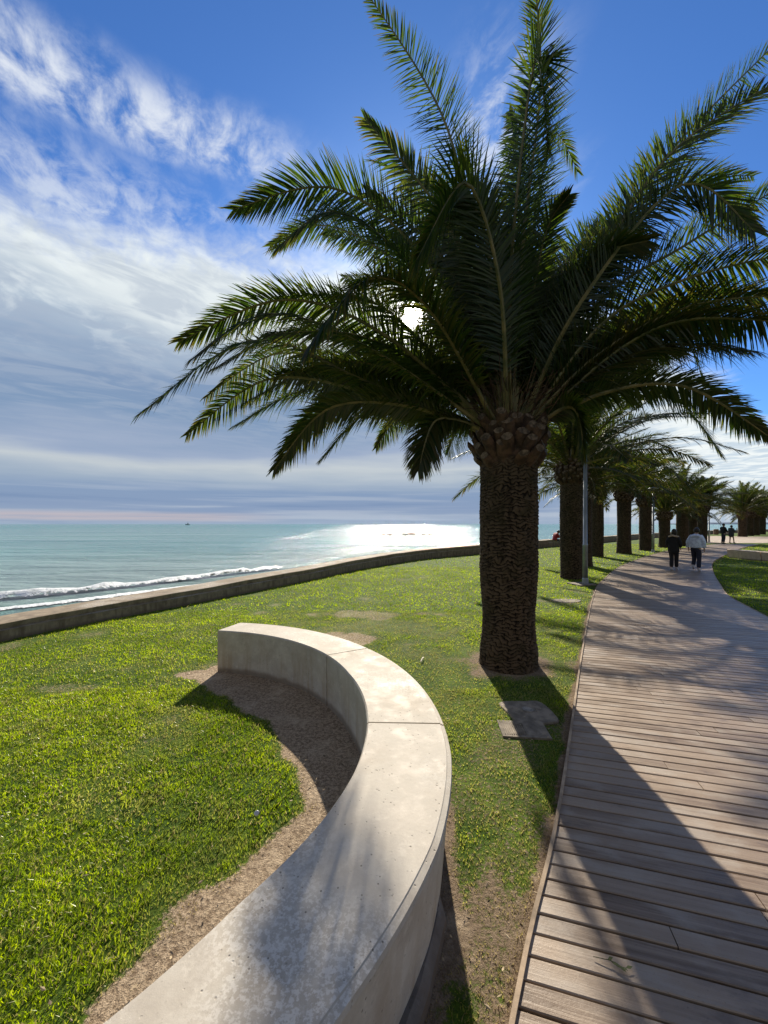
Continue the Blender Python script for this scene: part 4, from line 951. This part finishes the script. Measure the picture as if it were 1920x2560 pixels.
# litter bin far down the path, boulder next to it
bx, by = G(1790, 1337.4)
M['bin'] = simple('bin_timber', (.30, .17, .12, 1), .8, .3, 6, .3, .02); M['bin_top'] = simple('bin_lid', (.35, .30, .25, 1), .7, .2, 6, .2)
lb = empty('litter_bin', (bx, by, 0)); V = []; Fs = []
for i in range(12):
    a = 2*math.pi*i/12; box(V, Fs, (math.cos(a)*.3, math.sin(a)*.3, .48), (.03, .135, .82), a)
lathe(V, Fs, [(.26, .05), (.26, .86)], 16); link('body', mesh_py('body', V, Fs), [M['bin']], lb)
V = []; Fs = []; lathe(V, Fs, [(.34, .88), (.35, .92), (.30, .97), (.12, .99)], 20); link('lid', mesh_py('lid', V, Fs), [M['bin_top']], lb); tag(lb, 'reddish brown litter bin on the sandy clearing near the sea', 'litter bin')
bm = bmesh.new(); bmesh.ops.create_icosphere(bm, subdivisions=3, radius=.5)
for v in bm.verts: q = .75+.5*float(fbm(v.co.x*2, v.co.y*2+v.co.z*2, 1.3, 3)); v.co = Vector((v.co.x*q*1.3, v.co.y*q, v.co.z*q*.6))
me = bpy.data.meshes.new('boulder'); bm.to_mesh(me); bm.free(); o = link('boulder', me, [M['pad']], loc=(bx+1.6, by, .1)); tag(o, 'low rounded boulder beside the litter bin', 'boulder')

# ------------------------------------------------------------------ people
def skin(name, verts, edges, mats, parent, root=0, sub=2, mod=None):
    """verts: (x,y,z,rx[,ry])"""
    me = bpy.data.meshes.new('tmp'); me.from_pydata([v[:3] for v in verts], edges, []); o = bpy.data.objects.new('tmp', me); col.objects.link(o)
    o.modifiers.new('skin', 'SKIN')
    if not me.skin_vertices: 
        bpy.context.view_layer.objects.active = o; bpy.ops.mesh.customdata_skin_add()
    for i, v in enumerate(verts):
        me.skin_vertices[0].data[i].radius = (v[3], v[4] if len(v) > 4 else v[3]); me.skin_vertices[0].data[i].use_root = (i == root)
    s = o.modifiers.new('sub', 'SUBSURF'); s.levels = s.render_levels = sub
    dg = bpy.context.evaluated_depsgraph_get(); dg.update(); ev = o.evaluated_get(dg); m2 = bpy.data.meshes.new_from_object(ev)
    bpy.data.objects.remove(o); m2.name = name
    for p in m2.polygons: p.use_smooth = True
    if mod:
        for v in m2.vertices: v.co = mod(v.co.copy())
    m2.materials.clear()
    return link(name, m2, mats, parent)
SKIN = simple('skin', (.42, .26, .19, 1), .6, .08, 10, 0); HAIR = simple('dark_hair', (.02, .015, .012, 1), .5, .3, 40, .3, .004)
def cloth(name, c, rough=.8): return simple(name, c, rough, .18, 14, .25, .006)
def hand_fingers(V, E, wrist_i, w_, dr, sidev):
    """palm and five separate bent fingers grown from the wrist vertex"""
    w_ = Vector(w_); dr = Vector(dr).normalized(); sv = Vector(sidev).normalized(); palm = w_+dr*.05; V.append((*palm, .020, .014)); pi = len(V)-1; E.append((wrist_i, pi))
    for k_, (o_, L) in enumerate(((-.026, .060), (-.009, .070), (.009, .067), (.026, .052))):
        b = palm+sv*o_+dr*.03; V.append((*b, .008, .008)); E.append((pi, len(V)-1)); m_ = b+dr*L*.5+Vector((0, .008, 0)); V.append((*m_, .0075, .0075)); E.append((len(V)-2, len(V)-1)); e_ = m_+dr*L*.45+Vector((0, .02, 0)); V.append((*e_, .006, .006)); E.append((len(V)-2, len(V)-1))
    th = w_+dr*.025+sv*.028; V.append((*th, .010, .010)); E.append((wrist_i, len(V)-1)); e_ = th+dr*.035+sv*.012; V.append((*e_, .007, .007)); E.append((len(V)-2, len(V)-1))
def person(loc, rz, h, J, coat, label, cat_group=None, coat_len=0.5, coat_w=1.0, trousers=None, shoes=None, hair='cap', coat_mod=None, skirt=False, bulk=1.0):
    """J: joints in metres for a 1.7 m figure, facing +Y; sh/el/wr/hip/kn/an keyed 'L','R'"""
    s = h/1.7; root = empty('person', loc, rz); root.scale = (s, s, s); tag(root, label, 'person', cat_group)
    pe, wa, ch, ne, he = [Vector(J[k_]) for k_ in ('pelvis', 'waist', 'chest', 'neck', 'head')]
    V = [(*pe, .13, .10), (*wa, .115, .085), (*ch, .14, .10), (*ne, .055, .055), (*(he+Vector((0, -.005, -.075))), .062, .068), (*he, .076, .092), (*(he+Vector((0, 0, .075))), .052, .066)]
    E = [(0, 1), (1, 2), (2, 3), (3, 4), (4, 5), (5, 6)]
    fw = Vector(J.get('face', (0, 1, 0))); V.append((*(he+fw*.098+Vector((0, 0, -.02))), .012, .012)); E.append((5, 7))
    for sx in 'LR':
        sh, el, wr = Vector(J['sh'+sx]), Vector(J['el'+sx]), Vector(J['wr'+sx]); b = len(V)
        V += [(*sh, .055, .055), (*el, .040, .040), (*wr, .027, .024)]; E += [(2, b), (b, b+1), (b+1, b+2)]
        d = (wr-el).normalized(); hand_fingers(V, E, b+2, wr, d, Vector(J.get('hside', (0, 1, 0))))
        hp, kn, an, to = [Vector(J[k_+sx]) for k_ in ('hip', 'kn', 'an', 'to')]; b = len(V)
        V += [(*hp, .085, .085), (*kn, .055, .055), (*an, .040, .040), (*to, .035, .022)]; E += [(0, b), (b, b+1), (b+1, b+2), (b+2, b+3)]
    body = skin('body', V, E, [SKIN], root, 0, 2)
    # ears and eyes
    # trousers
    if trousers:
        V = [(*(pe+Vector((0, 0, .04))), .165, .125), (*(pe+Vector((0, 0, -.04))), .15, .12)]; E = [(0, 1)]
        for sx in 'LR':
            hp, kn, an = [Vector(J[k_+sx]) for k_ in ('hip', 'kn', 'an')]; b = len(V); V += [(*(hp+(kn-hp)*.12), .105, .105), (*kn, .078, .078), (*(kn+(an-kn)*.93), .068, .072)]; E += [(1, b), (b, b+1), (b+1, b+2)]
        skin('trousers', V, E, [trousers], root, 0, 2)
    if shoes:
        for sx in 'LR':
            an, to = Vector(J['an'+sx]), Vector(J['to'+sx]); d = (to-an); d.normalize(); b_ = an-d*.05
            skin('shoe', [(*(an+Vector((0, 0, .03))), .050, .052), (*(b_+Vector((0, 0, -.02))), .05, .05), (*(an+d*.07+Vector((0, 0, -.035)) if abs(d.z) < .6 else an+d*.07), .048, .036), (*(to+d*.02), .042, .028)], [(0, 1), (0, 2), (2, 3)], [shoes], root, 0, 2)
    # coat: torso with skirt, sleeves
    dn = (pe-ch).normalized(); bot = pe+dn*(coat_len-.45)
    V = [(*(ch+Vector((0, 0, -.03))), .19*bulk, .135*bulk), (*wa, .185*bulk*coat_w, .145*bulk), (*pe, .20*bulk*coat_w, .155*bulk), (*bot, .205*bulk*coat_w, .16*bulk), (*(ch+(ne-ch)*.62), .115*bulk, .095*bulk), (*(ne+Vector((0, -.01, .02))), .085, .085)]
    E = [(0, 1), (1, 2), (2, 3), (0, 4), (4, 5)]
    for sx in 'LR':
        sh, el, wr = Vector(J['sh'+sx]), Vector(J['el'+sx]), Vector(J['wr'+sx]); b = len(V)
        V += [(*sh, .085*bulk, .085*bulk), (*el, .072*bulk, .072*bulk), (*(wr-(wr-el)*.06), .052*bulk, .052*bulk)]; E += [(0, b), (b, b+1), (b+1, b+2)]
    skin('jacket', V, E, [coat], root, 0, 3, coat_mod)
    hc = he+Vector((0, 0, .02))
    bm = bmesh.new(); bmesh.ops.create_icosphere(bm, subdivisions=3, radius=1)
    kill = []
    for v in bm.verts:
        c = v.co.copy(); q = 1+.10*float(fbm(c.x*3+h*7, c.y*3+c.z*2, 1.5, 3)); front = c.dot(fw) > .45 and c.z < .35
        low = c.z < -.35
        v.co = Vector((c.x*.092*q, c.y*.112*q, c.z*(.125 if not low else (.20 if hair == 'long' else .12))*q))
        if front or (hair == 'cap' and c.z < -.55): kill.append(v)
    bmesh.ops.delete(bm, geom=kill, context='VERTS'); me = bpy.data.meshes.new('hair'); bm.to_mesh(me); bm.free()
    for p in me.polygons: p.use_smooth = True
    link('hair', me, [HAIR], root, hc-fw*.012)
    return root
def J0(**k_):
    J = dict(pelvis=(0, 0, .93), waist=(0, 0, 1.08), chest=(0, 0, 1.28), neck=(0, .01, 1.45), head=(0, .03, 1.58),
             shL=(-.18, 0, 1.38), elL=(-.23, -.03, 1.12), wrL=(-.24, .04, .88), shR=(.18, 0, 1.38), elR=(.23, -.03, 1.12), wrR=(.24, .04, .88),
             hipL=(-.09, 0, .88), knL=(-.10, .04, .48), anL=(-.10, -.02, .09), toL=(-.11, .13, .035), hipR=(.09, 0, .88), knR=(.10, .02, .48), anR=(.10, -.04, .09), toR=(.11, .11, .035))
    J.update(k_); return J
BLACK = cloth('black_coat', (.012, .012, .014, 1), .85); BLUE = cloth('pale_blue_puffer', (.62, .70, .92, 1), .5); NAVY = cloth('navy_trousers', (.022, .025, .045, 1), .85)
WHITE = cloth('white_trainers', (.72, .72, .76, 1), .6); RED = cloth('red_jacket', (.30, .02, .03, 1), .75); GREY = cloth('grey_coat', (.05, .055, .055, 1), .85); JEANS = cloth('dark_jeans', (.035, .045, .09, 1), .85); FUR = cloth('fur_trim', (.45, .36, .28, 1), .95); DSHOE = cloth('dark_shoes', (.02, .018, .018, 1), .6)
def puff(c):
    r = .5+.5*abs(math.sin(c.z*math.pi/.085)); k_ = 1+.05*r if .8 < c.z < 1.36 else 1.0
    return Vector((c.x*k_, c.y*(k_+.02*r), c.z))
# walker in black: feet px (1684,1427), head top (1682,1326)
xw, yw = G(1684, 1428)
p1 = person((xw, yw, .03), R(-52), 1.60, J0(head=(0, .08, 1.54), neck=(0, .04, 1.43), knL=(-.07, .02, .48), anL=(-.06, -.06, .09), toL=(-.06, .08, .035), knR=(.07, .10, .49), anR=(.07, .10, .09), toR=(.08, .25, .035),
    shL=(-.155, 0, 1.33), shR=(.155, 0, 1.33), wrL=(-.20, .12, .92), wrR=(.20, .12, .92), elL=(-.22, -.02, 1.10), elR=(.22, -.02, 1.10)), BLACK, 'person walking away in a bulky black coat with a fur trimmed hood', 'people walking on the boardwalk', 76e-2, 1.05, NAVY and cloth('black_trousers', (.014, .014, .018, 1)), WHITE, 'long', None, False, 1.02)
V = []; Fs = []
for i in range(15):
    a = math.pi*(i/14)*1.2-math.pi*1.1; V.append((math.cos(a)*.15, math.sin(a)*.12, 1.42-.05*abs(math.cos(a))))
Vt = []; tube(Vt, Fs, V, .035, 8); o = link('fur_trim', mesh_py('fur_trim', Vt, Fs, True), [FUR], p1)
xw, yw = G(1740, 1429)
p2 = person((xw, yw, .03), R(-52), 1.66, J0(head=(0, .09, 1.53), neck=(0, .05, 1.42), knL=(-.08, .12, .50), anL=(-.09, .0, .17), toL=(-.09, .10, .06), hipR=(.09, 0, .88), knR=(.10, -.02, .48), anR=(.11, -.12, .09), toR=(.13, .03, .035),
    shL=(-.165, 0, 1.33), shR=(.165, 0, 1.33), elL=(-.235, -.03, 1.09), elR=(.235, -.03, 1.09), wrL=(-.24, .04, .86), wrR=(.24, .03, .86)), BLUE, 'person walking away in a pale blue quilted jacket and white trainers', 'people walking on the boardwalk', .50, 1.12, NAVY, WHITE, 'cap', puff, False, 1.06)
skin('hood', [(-.13, -.08, 1.37, .05, .06), (0, -.15, 1.33, .075, .06), (.13, -.08, 1.37, .05, .06)], [(0, 1), (1, 2)], [BLUE], p2, 1, 2)
# standing couple
xw, yw = G(1808, 1359.5)
person((xw, yw, .012), R(-90), 1.80, J0(head=(0, .05, 1.60), elL=(-.22, .08, 1.12), wrL=(-.16, .26, 1.02), elR=(.22, .08, 1.12), wrR=(.14, .26, 1.02)), BLACK, 'standing person in a dark jacket and trousers facing right on the far path', 'couple standing on the far path', .52, 1.0, NAVY, DSHOE, 'cap', None, False, 1.12)
xw, yw = G(1828, 1359)
p4 = person((xw, yw, .012), R(-80), 1.66, J0(head=(0, .04, 1.58), elR=(.22, .10, 1.13), wrR=(.16, .34, 1.24), elL=(-.22, .05, 1.12), wrL=(-.18, .22, 1.0), knL=(-.08, -.02, .48), anL=(-.08, -.06, .09), toL=(-.08, .10, .035), knR=(.08, .16, .48), anR=(.08, .22, .09), toR=(.08, .38, .035)), GREY, 'standing person in a knee length grey coat holding something pale on the far path', 'couple standing on the far path', .82, 1.15, None, DSHOE, 'cap', None, True, 1.1)
V = []; Fs = []; box(V, Fs, (0, 0, 0), (.01, .16, .22)); o = link('paper_sheet', mesh_py('paper_sheet', V, Fs), [WHITE]); o.location = (xw+.42, yw-.12, 1.32); o.rotation_euler = (.5, 0, R(-70)); tag(o, 'pale folded sheet held up by the person in the grey coat', 'paper')
# seated person on the wall
xw, yw = G(1392, 1371.5)
person((xw-.05, yw+.28, .13), R(-82), 1.66, J0(pelvis=(0, 0, .50), waist=(0, .04, .65), chest=(0, .12, .86), neck=(0, .24, 1.02), head=(0, .34, 1.10),
    shL=(-.18, .14, .97), elL=(-.22, .26, .72), wrL=(-.10, .46, .66), shR=(.18, .14, .97), elR=(.22, .26, .72), wrR=(.10, .46, .66),
    hipL=(-.09, .04, .49), knL=(-.10, .46, .52), anL=(-.10, .56, .10), toL=(-.10, .70, .03), hipR=(.09, .04, .49), knR=(.10, .42, .50), anR=(.10, .48, .10), toR=(.10, .62, .03)), RED, 'person in a red jacket sitting hunched on the seawall', None, .45, 1.0, JEANS, DSHOE, 'cap', None, False, 1.1)
